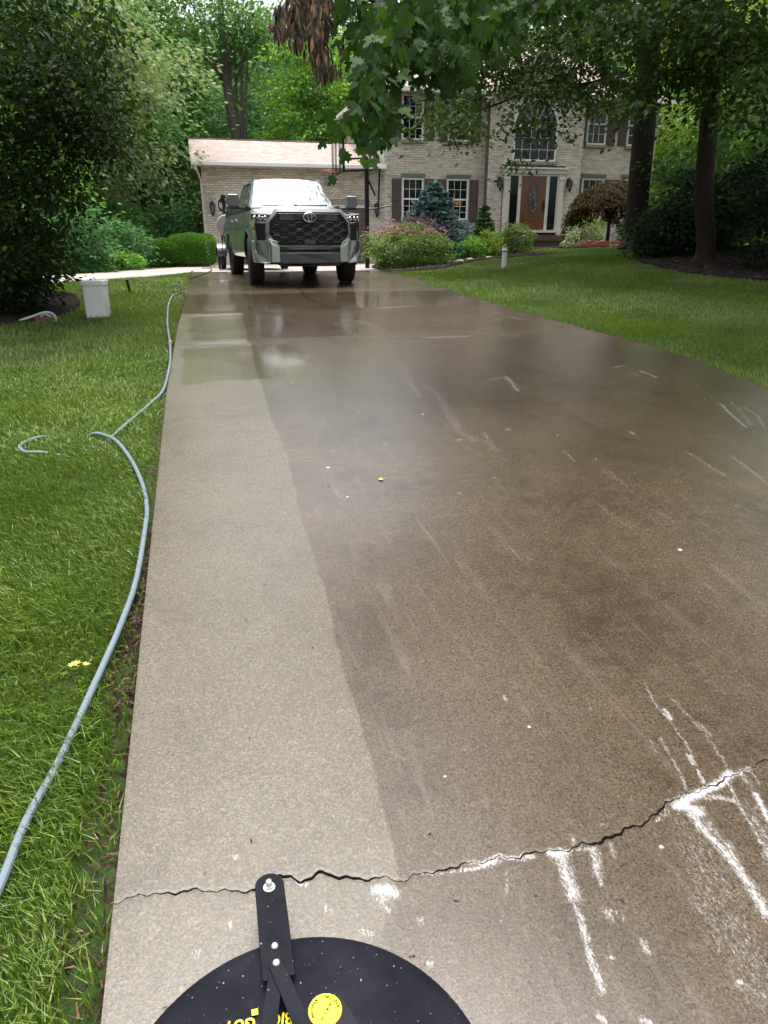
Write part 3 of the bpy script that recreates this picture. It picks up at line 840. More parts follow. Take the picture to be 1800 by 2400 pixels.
mb = MB(); mb.box(BX0 + .01, BX1 - .01, BY + .001, HY, .9, EAVE)
mb.prism([(BX0 + .01, EAVE), (BX1 - .01, EAVE), ((BX0 + BX1) / 2, 8.28)], BY + .001, HY, 'y')
hpart(mb, 'bay_wall', MORTAR)
mb = MB(); mb.box(.56, 7.47, HY + .001, HY + .2, .55, 4.12); mb.box(.56, .76, HY + .21, 36.6, .55, 4.12)
mb.prism([(HY + .21, 4.125), (36.6, 4.125), (33.1, 5.1)], .57, .75, 'x')
hpart(mb, 'garage_wall', MORTAR)
brickwork('brickwork', [(7.48, BX0, .75, EAVE, HY), (BX1, 19.2, .75, EAVE, HY)], 'y', W1 + W2)
cxb = (BX0 + BX1) / 2
brickwork('brickwork', [(BX0, BX1, .95, 8.4, BY)], 'y', [AW, (DOOR[0] - .25, DOOR[1] + .25, .9, DOOR[3] + .22)], arch=(ARC[0], ARC[1], ARC[2] + .27), zmax=lambda x: 8.30 - abs(x - cxb) * .79)
brickwork('brickwork', [(.56, 7.47, .6, 4.1, HY)], 'y', [GD])
# bricks set on edge around the arch
V = []; F = []; Rn = []
na = 34
for k in range(na):
    a0 = math.pi * k / na + .006; a1 = math.pi * (k + 1) / na - .006
    n = len(V)
    q = [(ARC[2] + .03, a0), (ARC[2] + .25, a0), (ARC[2] + .25, a1), (ARC[2] + .03, a1)]
    for yy in (BY, BY - .02):
        V += [(ARC[0] + r0 * math.cos(a), yy, ARC[1] + r0 * math.sin(a)) for r0, a in q]
    F += [(n + 4, n + 7, n + 6, n + 5), (n, n + 4, n + 5, n + 1), (n + 1, n + 5, n + 6, n + 2), (n + 2, n + 6, n + 7, n + 3), (n + 3, n + 7, n + 4, n)]
    Rn += [random.random() * .7] * 8
o = link('arch_brick', np_mesh('arch_brick', np.array(V) - np.array(HO), [np.array(F)], False, {'rnd': Rn}), BRICK, house); o['kind'] = 'stuff'
# toothed brick quoins at the two front corners of the house
mb = MB()
for k in range(36):
    w = .22 if k % 2 else .12
    mb.box(7.47, 7.47 + w, HY - .035, HY + .0, .75 + k * .1624, .75 + k * .1624 + .15)
o = hpart(mb, 'corner_quoin', TRIM)
# side walls
mb = MB()
for k in range(34):
    z = .7 + k * .178
    mb.add([(7.470, HY + .02, z), (7.470, 36.7, z), (7.480, 36.7, z + .178), (7.480, HY + .02, z + .178), (7.482, HY + .02, z), (7.482, 36.7, z)], [(0, 1, 2, 3), (0, 4, 5, 1)])
mb.box(7.48, 7.6, HY + .26, 36.7, .6, EAVE); mb.box(19.06, 19.19, HY + .26, 36.7, .6, EAVE); mb.box(7.6, 19.06, 36.5, 36.7, .6, EAVE)
hpart(mb, 'lap_siding', SIDING)

def uvroof(o):
    me = o.data
    uv = me.uv_layers.new(name='UVMap')
    for pl in me.polygons:
        n = pl.normal
        e = Vector((0, 0, 1)).cross(n)
        e = e.normalized() if e.length > 1e-4 else Vector((1, 0, 0))
        s = n.cross(e)
        for li in pl.loop_indices:
            co = me.vertices[me.loops[li].vertex_index].co
            uv.data[li].uv = (co.dot(e), co.dot(s))
def roof_solid(name, tops, th=.10):
    """tops: list of polygons (3-D) of the upper faces; each becomes a slab th thick."""
    mb = MB()
    for P in tops:
        n = len(P)
        mb.add(list(P) + [(x, y, z - th) for x, y, z in P], [tuple(range(n)), tuple(range(2 * n - 1, n - 1, -1))] + [(i, i + n, (i + 1) % n + n, (i + 1) % n) for i in range(n)])
    o = hpart(mb, name, ROOF)
    uvroof(o)
    return o
# hipped main roof
x0, x1, y0, y1, ze = 7.02, 19.66, HY - .46, 37.1, EAVE + .06
dy = (y1 - y0) / 2; zr = ze + dy * .62
A = [(x0, y0, ze), (x1, y0, ze), (x1, y1, ze), (x0, y1, ze)]; r0 = (x0 + dy, y0 + dy, zr); r1 = (x1 - dy, y0 + dy, zr)
main_roof = roof_solid('roof', [[A[0], A[1], r1, r0], [A[1], A[2], r1], [A[2], A[3], r0, r1], [A[3], A[0], r0]])
gz = 8.42; gy = BY - .28; back = y0 + (gz - ze) / .62 + .3
roof_solid('gable_roof', [[(BX0 - .28, gy, ze - .16), (cxb, gy, gz), (cxb, back, gz), (BX0 - .28, back, ze - .16)], [(cxb, gy, gz), (BX1 + .28, gy, ze - .16), (BX1 + .28, back, ze - .16), (cxb, back, gz)]], .09)
mb = MB()
for s in (-1, 1):
    xe = cxb + s * (BX1 + .28 - cxb)
    mb.add([(cxb, gy - .02, gz - .10), (xe, gy - .02, ze - .26), (xe, gy - .02, ze - .42), (cxb, gy - .02, gz - .27), (cxb, gy + .02, gz - .10), (xe, gy + .02, ze - .26), (xe, gy + .02, ze - .42), (cxb, gy + .02, gz - .27)],
           [(0, 1, 2, 3), (4, 7, 6, 5), (0, 4, 5, 1), (1, 5, 6, 2), (2, 6, 7, 3), (3, 7, 4, 0)])
hpart(mb, 'gable_board', TRIM)
# boxed eaves and gutters
for q in ((x0 + .02, BX0 - .3, y0 + .02, HY - .03), (BX1 + .3, x1 - .02, y0 + .02, HY - .03), (x0 + .02, 7.46, HY - .028, y1 - .02), (19.22, x1 - .02, HY - .028, y1 - .02)):
    mb = MB(); mb.box(*q, ze - .13, ze - .105); hpart(mb, 'soffit', SOFFIT)
for q in ((x0 - .004, BX0 - .3, y0 - .12, y0 - .005), (BX1 + .3, x1, y0 - .12, y0 - .005), (x0 - .12, x0 - .005, y0 - .12, y1)):
    mb = MB(); mb.box(*q, ze - .15, ze - .01); hpart(mb, 'gutter', WHITE)
mb = MB()
mb.tube([(x0 - .06, 36.9, ze - .16), (x0 + .05, 36.9, ze - .35), (7.40, 36.85, ze - .62), (7.42, 36.8, 4.8)], .04, 6)
hpart(mb, 'downspout', WHITE)
# garage roof
gx0, gx1, gy0, gyr, gy1 = .24, 7.465, HY - .42, 33.1, 36.9
gze, gzr = 4.14, 5.30
roof_solid('garage_roof', [[(gx0, gy0, gze), (gx1, gy0, gze), (gx1, gyr, gzr), (gx0, gyr, gzr)], [(gx0, gyr, gzr), (gx1, gyr, gzr), (gx1, gy1, gze), (gx0, gy1, gze)]], .09)
mb = MB(); mb.box(gx0, gx1, gyr - .12, gyr + .12, gzr - .015, gzr + .018); o = hpart(mb, 'ridge_cap', ROOF); uvroof(o)
mb = MB(); mb.box(gx0 + .0, gx1 - .02, gy0 - .11, gy0 - .005, gze - .15, gze - .015); hpart(mb, 'gutter', WHITE, bevel=.015)
for q in ((gx0 + .02, gx1 - .02, gy0 + .01, HY - .03), (gx0 + .02, .55, HY - .028, 36.6)):
    mb = MB(); mb.box(*q, gze - .16, gze - .135); hpart(mb, 'soffit', SOFFIT)
mb = MB(); mb.tube([(.34, gy0 - .05, gze - .15), (.40, gy0 + .02, gze - .3), (.52, HY - .06, gze - .62), (.53, HY - .06, 2.6), (.53, HY - .06, .62)], .042, 6); hpart(mb, 'downspout', TRIM)
mb = MB(); mb.prism([(gy0, gze - .1), (gyr, gzr - .1), (gyr, gzr - .28), (gy0, gze - .28)], gx0 - .02, gx0 + .01, 'x'); hpart(mb, 'rake_board', TRIM)
# ------ windows
def pane_mesh(w, h):
    mb = MB(); mb.box(-w / 2, w / 2, -.004, .004, -h / 2, h / 2)
    me = bpy.data.meshes.new('pane'); me.from_pydata(mb.v, [], mb.f); me.materials.append(GLASS); return me
def window(x0, x1, z0, z1, y, cols=3, rows=2, lower_rows=2, head=True, pm={}):
    """Double-hung sashes with glazing bars; each pane is a piece of its own."""
    f = MB(); t = .055
    f.box(x0, x0 + t, y - .03, y + .08, z0, z1); f.box(x1 - t, x1, y - .03, y + .08, z0, z1)
    f.box(x0 + t, x1 - t, y - .03, y + .08, z1 - t, z1); f.box(x0 + t, x1 - t, y - .03, y + .08, z0, z0 + t)
    zm = (z0 + z1) / 2
    f.box(x0 + t, x1 - t, y - .015, y + .06, zm - .03, zm + .03)
    wn = hpart(f, 'window', WHITE)
    s = MB(); s.box(x0 - .06, x1 + .06, y - .10, y - .001, z0 - .11, z0 - .005); o = hpart(s, 'sill', STONE, wn)
    b = MB()
    for (a, c, rr) in ((zm + .03, z1 - t, rows), (z0 + t, zm - .03, lower_rows)):
        for k in range(1, cols): xx = x0 + t + (x1 - x0 - 2 * t) * k / cols; b.box(xx - .008, xx + .008, y + .005, y + .027, a, c)
        for k in range(1, rr): zz = a + (c - a) * k / rr; b.box(x0 + t, x1 - t, y + .008, y + .024, zz - .008, zz + .008)
    o = hpart(b, 'glazing_bar', WHITE, wn)
    for (a, c, rr) in ((zm + .03, z1 - t, rows), (z0 + t, zm - .03, lower_rows)):
        w = (x1 - x0 - 2 * t) / cols - .001; h = (c - a) / rr - .001
        key = (round(w, 3), round(h, 3))
        if key not in pm: pm[key] = pane_mesh(*key)
        for i in range(cols):
            for j in range(rr):
                o = bpy.data.objects.new('pane', pm[key]); C.objects.link(o); o.parent = wn
                o.location = Vector((x0 + t + (x1 - x0 - 2 * t) * (i + .5) / cols, y + .03, a + (c - a) * (j + .5) / rr)) - HO
                o.rotation_euler = (random.uniform(-.006, .006), 0, random.uniform(-.006, .006))
    return wn
def shutter(x0, x1, z0, z1, y):
    m = MB(); y0 = y - .05
    m.box(x0, x1, y0, y - .016, z0, z1)
    s = hpart(m, 'shutter', SHUT)
    q = MB(); zm = z0 + (z1 - z0) * .48
    for a, b in ((z0 + .05, zm - .03), (zm + .03, z1 - .05)):
        q.box(x0 + .045, x1 - .045, y0 - .014, y0 - .001, a, b)
    o = hpart(q, 'raised_panel', SHUT, s, bevel=.008)
for i, (a, b, c, d) in enumerate(W1):
    window(a, b, c, d, HY, 3, 2, 3)
    m = MB(); m.prism([(HY - .13, d + .19), (HY - .13, d + .15), (HY - .03, d + .01), (HY - .001, d + .01), (HY - .001, d + .19)], a - .06, b + .06, 'x'); hpart(m, 'window_head', HEAD)
    shutter(a - .42, a - .05, c - .08, d - .02, HY)
    if i != 3: shutter(b + .05, b + .42, c - .08, d - .02, HY)
for i, (a, b, c, d) in enumerate(W2):
    window(a, b, c, d, HY, 3, 2, 2)
    shutter(a - .42, a - .05, c - .02, d, HY)
    if i != 3: shutter(b + .05, b + .42, c - .02, d, HY)
# arched window over the door
f = MB(); y = BY; t = .06
f.box(AW[0], AW[0] + t, y - .03, y + .05, AW[2], AW[3]); f.box(AW[1] - t, AW[1], y - .03, y + .05, AW[2], AW[3]); f.box(AW[0] + t, AW[1] - t, y - .03, y + .05, AW[2], AW[2] + t); f.box(AW[0] + t, AW[1] - t, y - .03, y + .05, AW[3] - .05, AW[3] + .05)
ring = [(ARC[0] + ARC[2] * math.cos(a), y, ARC[1] + ARC[2] * math.sin(a)) for a in np.linspace(0, math.pi, 30)]
f.tube(ring, .045, 6)
aw = hpart(f, 'window', WHITE)
g = MB()
pts = [(ARC[0] + (ARC[2]) * math.cos(a), ARC[1] + (ARC[2]) * math.sin(a)) for a in np.linspace(0, math.pi, 30)]
g.prism([(x, z) for x, z in pts], y - .002, y - .012, 'y')
o = hpart(g, 'pane', GLASS, aw)
g = MB(); g.box(AW[0] + t, AW[1] - t, y - .012, y - .002, AW[2] + t, AW[3] - .05); o = hpart(g, 'pane', GLASS, aw)
g = MB()
for k in range(1, 5): xx = AW[0] + (AW[1] - AW[0]) * k / 5; g.box(xx - .007, xx + .007, y - .022, y - .0125, AW[2] + t, AW[3] - .05)
for k in range(1, 3): zz = AW[2] + (AW[3] - AW[2]) * k / 3; g.box(AW[0] + t, AW[1] - t, y - .020, y - .0135, zz - .007, zz + .007)
for a in (40, 65, 90, 115, 140): g.tube([(ARC[0] + .3 * math.cos(R(a)), y - .016, ARC[1] + .3 * math.sin(R(a))), (ARC[0] + .9 * math.cos(R(a)), y - .016, ARC[1] + .9 * math.sin(R(a)))], .008, 4)
g.tube([(ARC[0] + .3 * math.cos(a), y - .016, ARC[1] + .3 * math.sin(a)) for a in np.linspace(0, math.pi, 14)], .008, 4)
o = hpart(g, 'glazing_bar', WHITE, aw)
m = MB(); m.box(AW[0] - .08, AW[1] + .08, y - .11, y - .031, AW[2] - .12, AW[2] - .01); hpart(m, 'sill', STONE)
# ------ front door with sidelights
dx0, dx1, dz0, dz1 = DOOR
m = MB()
for a in (dx0 - .22, dx1 + .0): m.box(a, a + .22, BY - .10, BY - .001, 1.66, dz1 - .08); 
m.box(dx0 - .25, dx1 + .25, BY - .12, BY - .001, dz1 - .08, dz1 + .08); m.box(dx0 - .30, dx1 + .30, BY - .17, BY - .001, dz1 + .081, dz1 + .15)
m.box(dx0 - .24, dx0 + .02, BY - .125, BY - .101, 1.66, 1.9); m.box(dx1 - .02, dx1 + .24, BY - .125, BY - .101, 1.66, 1.9)
for a in (dx0 - .235, dx1 - .015): m.box(a, a + .25, BY - .12, BY - .101, dz1 - .30, dz1 - .24)
sur = hpart(m, 'door_surround', TRIM, bevel=.01)
m = MB(); fx = [dx0, dx0 + .07, dx0 + .42, dx0 + .55, dx1 - .55, dx1 - .42, dx1 - .07, dx1]
for a, b in ((fx[0], fx[1]), (fx[2], fx[3]), (fx[4], fx[5]), (fx[6], fx[7])): m.box(a, b, BY - .06, BY - .002, dz0, dz1 - .16)
m.box(fx[0], fx[7], BY - .062, BY - .002, dz1 - .159, dz1 - .081)
hpart(m, 'door_frame', TRIM)
for a, b in ((fx[1], fx[2]), (fx[5], fx[6])):
    m = MB(); m.box(a, b, BY - .03, BY - .004, dz0, dz1 - .16); hpart(m, 'sidelight', GLASS)
m = MB(); m.box(fx[3], fx[4], BY - .045, BY - .004, dz0, dz1 - .16)
fd = hpart(m, 'front_door', WOOD)
cxd = (fx[3] + fx[4]) / 2
m = MB(); ez = dz0 + 1.22
m.prism([(cxd + .19 * math.cos(a), ez + .52 * math.sin(a)) for a in np.linspace(0, 2 * math.pi, 28, endpoint=False)], BY - .052, BY - .046, 'y')
N = NT('leaded_glass'); N.set(color=N.ramp(N.noise(9, 3, .6, N.pos()), [(.35, (.015, .017, .02)), (.7, (.16, .18, .19))]), rough=.15, spec=.7)
o = hpart(m, 'oval_glass', N.m, fd)
m = MB(); m.tube([(cxd + .21 * math.cos(a), BY - .05, ez + .55 * math.sin(a)) for a in np.linspace(0, 2 * math.pi, 28, endpoint=False)], .022, 6, closed=True)
for a, b in ((dz0 + .10, dz0 + .30), (dz0 + .35, dz0 + .52)): m.box(fx[3] + .12, fx[4] - .12, BY - .058, BY - .0455, a, b)
o = hpart(m, 'door_moulding', WOOD, fd)
m = MB(); m.box(fx[4] - .10, fx[4] - .05, BY - .075, BY - .0455, dz0 + .72, dz0 + 1.1); m.tube([(fx[4] - .075, BY - .08, dz0 + .75), (fx[4] - .075, BY - .14, dz0 + .8), (fx[4] - .075, BY - .14, dz0 + .98), (fx[4] - .075, BY - .08, dz0 + 1.03)], .014, 6)
o = hpart(m, 'door_handle', BLACKM, fd)
m = MB(); m.box(dx0 - .02, dx1 + .02, BY - .16, BY - .02, dz0 - .10, dz0 - .003); hpart(m, 'threshold', TRIM)
STOOPB = plain('stoop_brick', (.10, .065, .06), .85, var=.3, scale=20, bump=.4)
m = MB(); m.box(dx0 - .6, dx1 + .75, BY - 1.0, BY - .002, 1.0, 1.44); m.box(dx0 - .64, dx1 + .79, BY - 1.04, BY - .003, 1.441, 1.50); m.box(dx0 - .3, dx1 + .3, BY - .36, BY - .004, 1.501, 1.655)
hpart(m, 'stoop', STOOPB)
# ------ garage door
m = MB(); m.box(GD[0] + .1, GD[1] - .1, HY - .012, HY + .0005, GD[2], GD[3] - .1); gd = hpart(m, 'garage_door', GARDOOR)
for k in range(4):
    for i in range(8):
        m = MB(); w = (GD[1] - GD[0] - .2) / 8; h = (GD[3] - .1 - GD[2]) / 4
        xa_ = GD[0] + .1 + i * w; za_ = GD[2] + k * h
        m.box(xa_ + .06, xa_ + w - .06, HY - .028, HY - .0125, za_ + .07, za_ + h - .07)
        o = hpart(m, 'door_panel', GARDOOR, gd, bevel=.01)
m = MB(); m.box(GD[0], GD[0] + .1, HY - .05, HY + .0005, GD[2], GD[3]); m.box(GD[1] - .1, GD[1], HY - .05, HY + .0005, GD[2], GD[3]); m.box(GD[0] + .1, GD[1] - .1, HY - .05, HY + .0005, GD[3] - .1, GD[3]); hpart(m, 'garage_door_trim', TRIM)
m = MB(); m.box(GD[0] - .1, GD[1] + .1, HY - .03, HY - .0145, GD[3] + .003, GD[3] + .2); hpart(m, 'lintel_course', STONE)
# ------ wall lanterns
N = NT('lantern_glass'); N.set(color=(.30, .31, .30), rough=.2, trans=.6); LGL = N.m
def lantern(x, y, z, s=1.0):
    m = MB()
    m.box(x - .05 * s, x + .05 * s, y - .03, y - .0165, z - .05 * s, z + .20 * s)
    m.tube([(x, y - .03, z + .12 * s), (x, y - .10 * s, z + .22 * s), (x, y - .16 * s, z + .17 * s)], .012 * s, 5)
    M = Matrix.Translation((x, y - .16 * s, z))
    m.lathe([(.0, .2 * s), (.02 * s, .17 * s), (.10 * s, .11 * s), (.10 * s, .10 * s), (.0, .10 * s)], 6, M)
    m.lathe([(.0, -.14 * s), (.02 * s, -.2 * s), (.055 * s, -.12 * s), (.06 * s, -.11 * s), (.0, -.11 * s)], 6, M)
    for k in range(6):
        a = k * math.pi / 3
        m.tube([(x + .085 * s * math.cos(a), y - .16 * s + .085 * s * math.sin(a), z + .1 * s), (x + .058 * s * math.cos(a), y - .16 * s + .058 * s * math.sin(a), z - .11 * s)], .008 * s, 4)
    l = hpart(m, 'wall_lantern', BLACKM)
    g = MB(); g.lathe([(.0, .09 * s), (.075 * s, .09 * s), (.05 * s, -.1 * s), (.0, -.1 * s)], 6, M)
    o = hpart(g, 'lantern_glass', LGL, l)
lantern(.86, HY, 2.56, 1.25); lantern(7.14, HY, 2.56, 1.25); lantern(dx0 - .42, BY, 3.55, 1.3); lantern(dx1 + .42, BY, 3.55, 1.3)
# paper decorations that hang in two windows
N = NT('orange_leaf_paper'); N.set(color=N.ramp(N.noise(14, 3, .6, N.pos()), [(.3, (.55, .14, .02)), (.7, (.75, .28, .04))]), rough=.7)
m = MB()
lobes = [(.0, -.16), (.05, -.05), (.20, -.10), (.15, .0), (.24, .06), (.12, .08), (.14, .18), (.05, .12), (.0, .22), (-.05, .12), (-.14, .18), (-.12, .08), (-.24, .06), (-.15, .0), (-.20, -.10), (-.05, -.05)]
m.prism([(10.50 + a, 2.86 + b * .8) for a, b in lobes], HY + .02, HY + .0245, 'y')
o = m.build('leaf_decoration', N.m); tag(o, 'orange leaf shaped decoration in the ground floor window behind the blue spruce', 'decoration')
m = MB()
for cx_, k in ((18.10, 1),):
    m.tube([(cx_ - .07, HY + .018, 6.36), (cx_ - .07, HY + .018, 6.27), (cx_ - .03, HY + .018, 6.23), (cx_ + .03, HY + .018, 6.23), (cx_ + .07, HY + .018, 6.27), (cx_ + .07, HY + .018, 6.36)], .02, 6)
tag(m.build('window_ornament', WHITE), 'small white horseshoe shaped ornament in the upper window by the thick trunk', 'ornament')
# ------------------------------------------------------------------ pickup truck
def paint(name, col, metal=.75, rough=.28):
    N = NT(name)
    f = N.noise(900, 2, .5, N.pos())
    N.set(color=N.ramp(f, [(.3, tuple(c * .9 for c in col)), (.7, tuple(c * 1.1 for c in col))]), metal=metal, coat=.8, coat_rough=.04)
    N.set(rough=N.math('ADD', N.math('MULTIPLY', N.noise(5, 3, .6, N.pos()), .08), rough - .04))
    return N.m
PAINT = paint('silver_sage_paint', (.47, .49, .50), .82)
MIRDARK = paint('mirror_cap_tree_reflection', (.16, .175, .185), .6)  # body paint darkened: the reflection of the trees is put into the colour
SILVER = paint('silver_trim', (.50, .52, .52), .8, .3)
CHROME = plain('chrome', (.75, .76, .78), .12, metal=1.0, var=.03)
PLAST = plain('black_plastic', (.016, .016, .020), .5, var=.2)
GREYP = plain('grey_bumper_plastic', (.060, .062, .070), .45, var=.12)
GRILLE = plain('grille_dark', (.022, .022, .027), .38, var=.15)
RUB = plain('rubber', (.014, .014, .015), .75, var=.25, bump=.2)
RIMM = plain('dark_alloy', (.035, .035, .04), .3, metal=.8, var=.1)
N = NT('windscreen'); N.set(color=(.34, .38, .38), rough=.015, metal=.6, spec=.8, ior=1.6); WSCR = N.m
N = NT('lamp_lens'); N.set(color=(.03, .032, .036), rough=.08, spec=.8, coat=.8); LENS = N.m
N = NT('lamp_white'); N.set(color=(.85, .86, .85), rough=.2); LAMPW = N.m
N = NT('amber_lens'); N.set(color=(.65, .24, .10), rough=.25); AMBER = N.m

truck = empty('pickup_truck', (2.06, 13.50, float(zd(14.6))), R(2.4), 'silver grey pickup truck with a black honeycomb grille facing the camera', 'truck')
def yf(x):                                  # plan curve of the nose
    a = abs(x)
    return .05 + .05 * (a / .6) ** 2 + (.19 * max(0, (a - .62) / .40) ** 2.2)
def patch(poly, proud, mat, name, parent=truck, depth=.05, sub=.09, bevel=.006):
    """A panel on the nose: an outline in (x,z), bent to the plan curve."""
    pts = []
    n = len(poly)
    for i in range(n):
        a = np.array(poly[i]); b = np.array(poly[(i + 1) % n])
        k = max(1, int(abs(b[0] - a[0]) / sub))
        for j in range(k): pts.append(a + (b - a) * j / k)
    m = len(pts)
    V = [(x, yf(x) - proud, z) for x, z in pts] + [(x, yf(x) - proud + depth, z) for x, z in pts]
    mb = MB(); mb.add(V, [tuple(range(m)), tuple(range(2 * m - 1, m - 1, -1))] + [(i, i + m, (i + 1) % m + m, (i + 1) % m) for i in range(m)])
    return mb.build(name, mat, parent, bevel=bevel)
mir = lambda poly: [(-x, z) for x, z in poly]
# body: nose, hood, sides
def hoodz(x, y):
    a = abs(x)
    z = 1.265 + .105 * sm(y / 1.5) + .02 * (1 - (a / .9) ** 2)
    z -= .10 * sm((a - .60) / .16) * (1 - .55 * sm(y / 1.3))          # valleys beside the raised centre
    z -= .05 * sm((a - .88) / .13)
    z -= .13 * (1 - sm((y - yf(x)) / .16)) * (1 if a < 2 else 0)
    return float(z)
def sidex(y, z):
    w = 1.0 + .012 * math.sin(max(0, y) * .5)
    w -= .16 * max(0, (.62 - y) / .62) ** 2.4 if y < .62 else 0
    w -= .075 * sm((z - 1.05) / .35) + .05 * sm((.62 - z) / .25)
    w += .02 * math.exp(-((z - .98) / .06) ** 2)
    return w
FW, RW, WR = .98, 4.68, .415               # axles and tyre radius
body = MB()
rows = []
xsn = np.linspace(-1.0, 1.0, 41)
for y in np.linspace(0, 1.52, 16):
    rows.append([(x * min(1.0, sidex(y + .1, 1.2) / .93) * .93, y + yf(x) * (1 - y / 1.52), hoodz(x, y + yf(x) * (1 - y / 1.52))) for x in xsn])
body.grid(rows)
# nose panel under the hood
rows = []
for z in np.linspace(.40, 1.17, 10):
    rows.append([(x, yf(x) + .004, z) for x in np.linspace(-.985, .985, 45)])
body.grid(rows)
for s in (-1, 1):
    ny, nz = 96, 16
    ysd = np.linspace(.22, 5.86, ny)
    grid = np.zeros((ny, nz, 3)); keep = np.ones((ny, nz), bool)
    for i, y in enumerate(ysd):
        top = 1.22 + .06 * sm(y / 1.4) if y < 1.5 else 1.36 + .06 * sm((y - 1.5) / .4)
        for j in range(nz):
            z = .46 + (top - .46) * j / (nz - 1)
            yy, zz = y, z
            for wy in (FW, RW):
                d = math.hypot(y - wy, z - .42)
                if d < .52:
                    keep[i, j] = False
                    q = max(d, .01)
                    yy, zz = wy + (y - wy) * .52 / q, .42 + (z - .42) * .52 / q
                    if d < .40: pass
            grid[i, j] = (s * sidex(yy, zz), yy, max(zz, .44))
    V = grid.reshape(-1, 3); F = []
    for i in range(ny - 1):
        for j in range(nz - 1):
            c = [(i, j), (i + 1, j), (i + 1, j + 1), (i, j + 1)]
            if sum(keep[a] for a in c) >= 1:
                ctr = np.mean([[ysd[a[0]], .46 + (1.3 - .46) * a[1] / (nz - 1)] for a in c], 0)
                if sum(keep[a] for a in c) == 4 or min(math.hypot(ctr[0] - FW, ctr[1] - .42), math.hypot(ctr[0] - RW, ctr[1] - .42)) > .42:
                    F.append(tuple(a * nz + b for a, b in c))
    body.add(V, F)
body.build('body', PAINT, truck, smooth=True, angle=50)
inner = MB(); inner.box(-.80, .80, .45, 5.75, .50, 1.15); inner.box(-.955, .955, 1.5, 4.12, .46, 1.34); inner.box(-.955, .955, 5.20, 5.84, .5, 1.40); inner.box(-.70, .70, .35, 5.6, .36, .5)
for y in (FW, RW): inner.box(-.97, .97, y - .06, y + .06, .38, .46)
inner.build('underbody', PLAST, truck)
lip = MB()
for s in (-1, 1):
    for wy in (FW, RW):
        lip.tube([(s * (sidex(wy + .52 * math.cos(a), .42 + .52 * math.sin(a)) + .004), wy + .525 * math.cos(a), .42 + .525 * math.sin(a)) for a in np.linspace(-.15, math.pi + .15, 22)], .02, 6)
lip.build('wheel_arch', PLAST, truck)
# bed walls
m = MB()
for s in (-1, 1):
    m.box(s * .90 if s > 0 else -.95, .95 if s > 0 else -.90, 4.2, 5.82, 1.30, 1.44)
m.build('bed_rail', PLAST, truck, bevel=.015)
# cab
def cabx(z): return .86 - .20 * (z - 1.36) / .56
roof = MB()
rows = []
for y in np.linspace(2.16, 4.12, 12):
    t = (y - 2.16) / 1.96
    zc = 1.905 + .06 * math.sin(min(1, t * 2.2) * math.pi / 2) - .05 * max(0, t - .7)
    rows.append([(x * (.675 - .02 * abs(t - .4)), y + .10 * x * x * (1 - t), zc - .035 * abs(x) ** 3 - .05 * max(0, abs(x) - .9) * 8 * .1) for x in np.linspace(-1, 1, 17)])
roof.grid(rows)
rows2 = [[(x, y, z - .05) for x, y, z in (r[0], r[-1])] for r in rows]
for side in (0, -1):
    roof.grid([[r[side] for r in rows], [(r[side][0] * 1.035, r[side][1], r[side][2] - .06) for r in rows]])
roof.grid([[r for r in rows[0]], [(x * 1.01, y - .03, z - .03) for x, y, z in rows[0]]])
roof.build('roof', PAINT, truck, smooth=True, angle=60)
def wsp(u, v):                               # windscreen point, u across -1..1, v up 0..1
    w = .835 + (.665 - .835) * v
    y = 1.46 + .70 * v + .13 * u * u * (1 - .25 * v)
    z = 1.375 + .525 * v - .012 * u * u
    return (u * w, y, z)
ws = MB(); ws.grid([[wsp(u, v) for u in np.linspace(-.97, .97, 19)] for v in np.linspace(0.02, .98, 10)]); ws.build('windscreen', WSCR, truck, smooth=True)
ck = MB(); ck.grid([[wsp(u, v) for u in np.linspace(-1.0, 1.0, 19)] for v in (-.07, .02)]); ck.build('cowl', PLAST, truck, smooth=True)
wp = MB()
for x0_, x1_ in ((-.62, .05), (-.02, .66)):
    wp.tube([(x0_, wsp(x0_ / .83, .0)[1] - .02, 1.395), (x1_, wsp(x1_ / .83, .05)[1] - .03, 1.415)], .012, 5)
wp.build('wiper', PLAST, truck)
pl = MB()
for s in (-1, 1):
    A_ = [wsp(s * .97, v) for v in np.linspace(0, 1, 8)]
    B_ = [wsp(s * 1.08, v) for v in np.linspace(0, 1, 8)]
    B_ = [(s * (cabx(z) + .004), y + .10, z) for x, y, z in B_]
    pl.grid([A_, B_])
    pl.grid([[(s * cabx(z), y, z) for z in np.linspace(1.36, 1.92, 6)] for y in (3.02, 3.12)])
    pl.grid([[(s * cabx(z), y, z) for z in np.linspace(1.36, 1.92, 6)] for y in (4.0, 4.12)])
    pl.grid([[(s * cabx(z), y, z) for z in (1.88, 1.93)] for y in np.linspace(2.25, 4.1, 8)])
    pl.grid([[(s * (sidex(y, 1.40) - .0), y, 1.395), (s * cabx(1.37), y, 1.40)] for y in np.linspace(1.42, 4.15, 8)])
pl.grid([[(u * cabx(z), 4.12, z) for u in np.linspace(-1, 1, 5)] for z in np.linspace(1.36, 1.93, 4)])
pl.build('cab_pillar', PAINT, truck, smooth=True, angle=45)
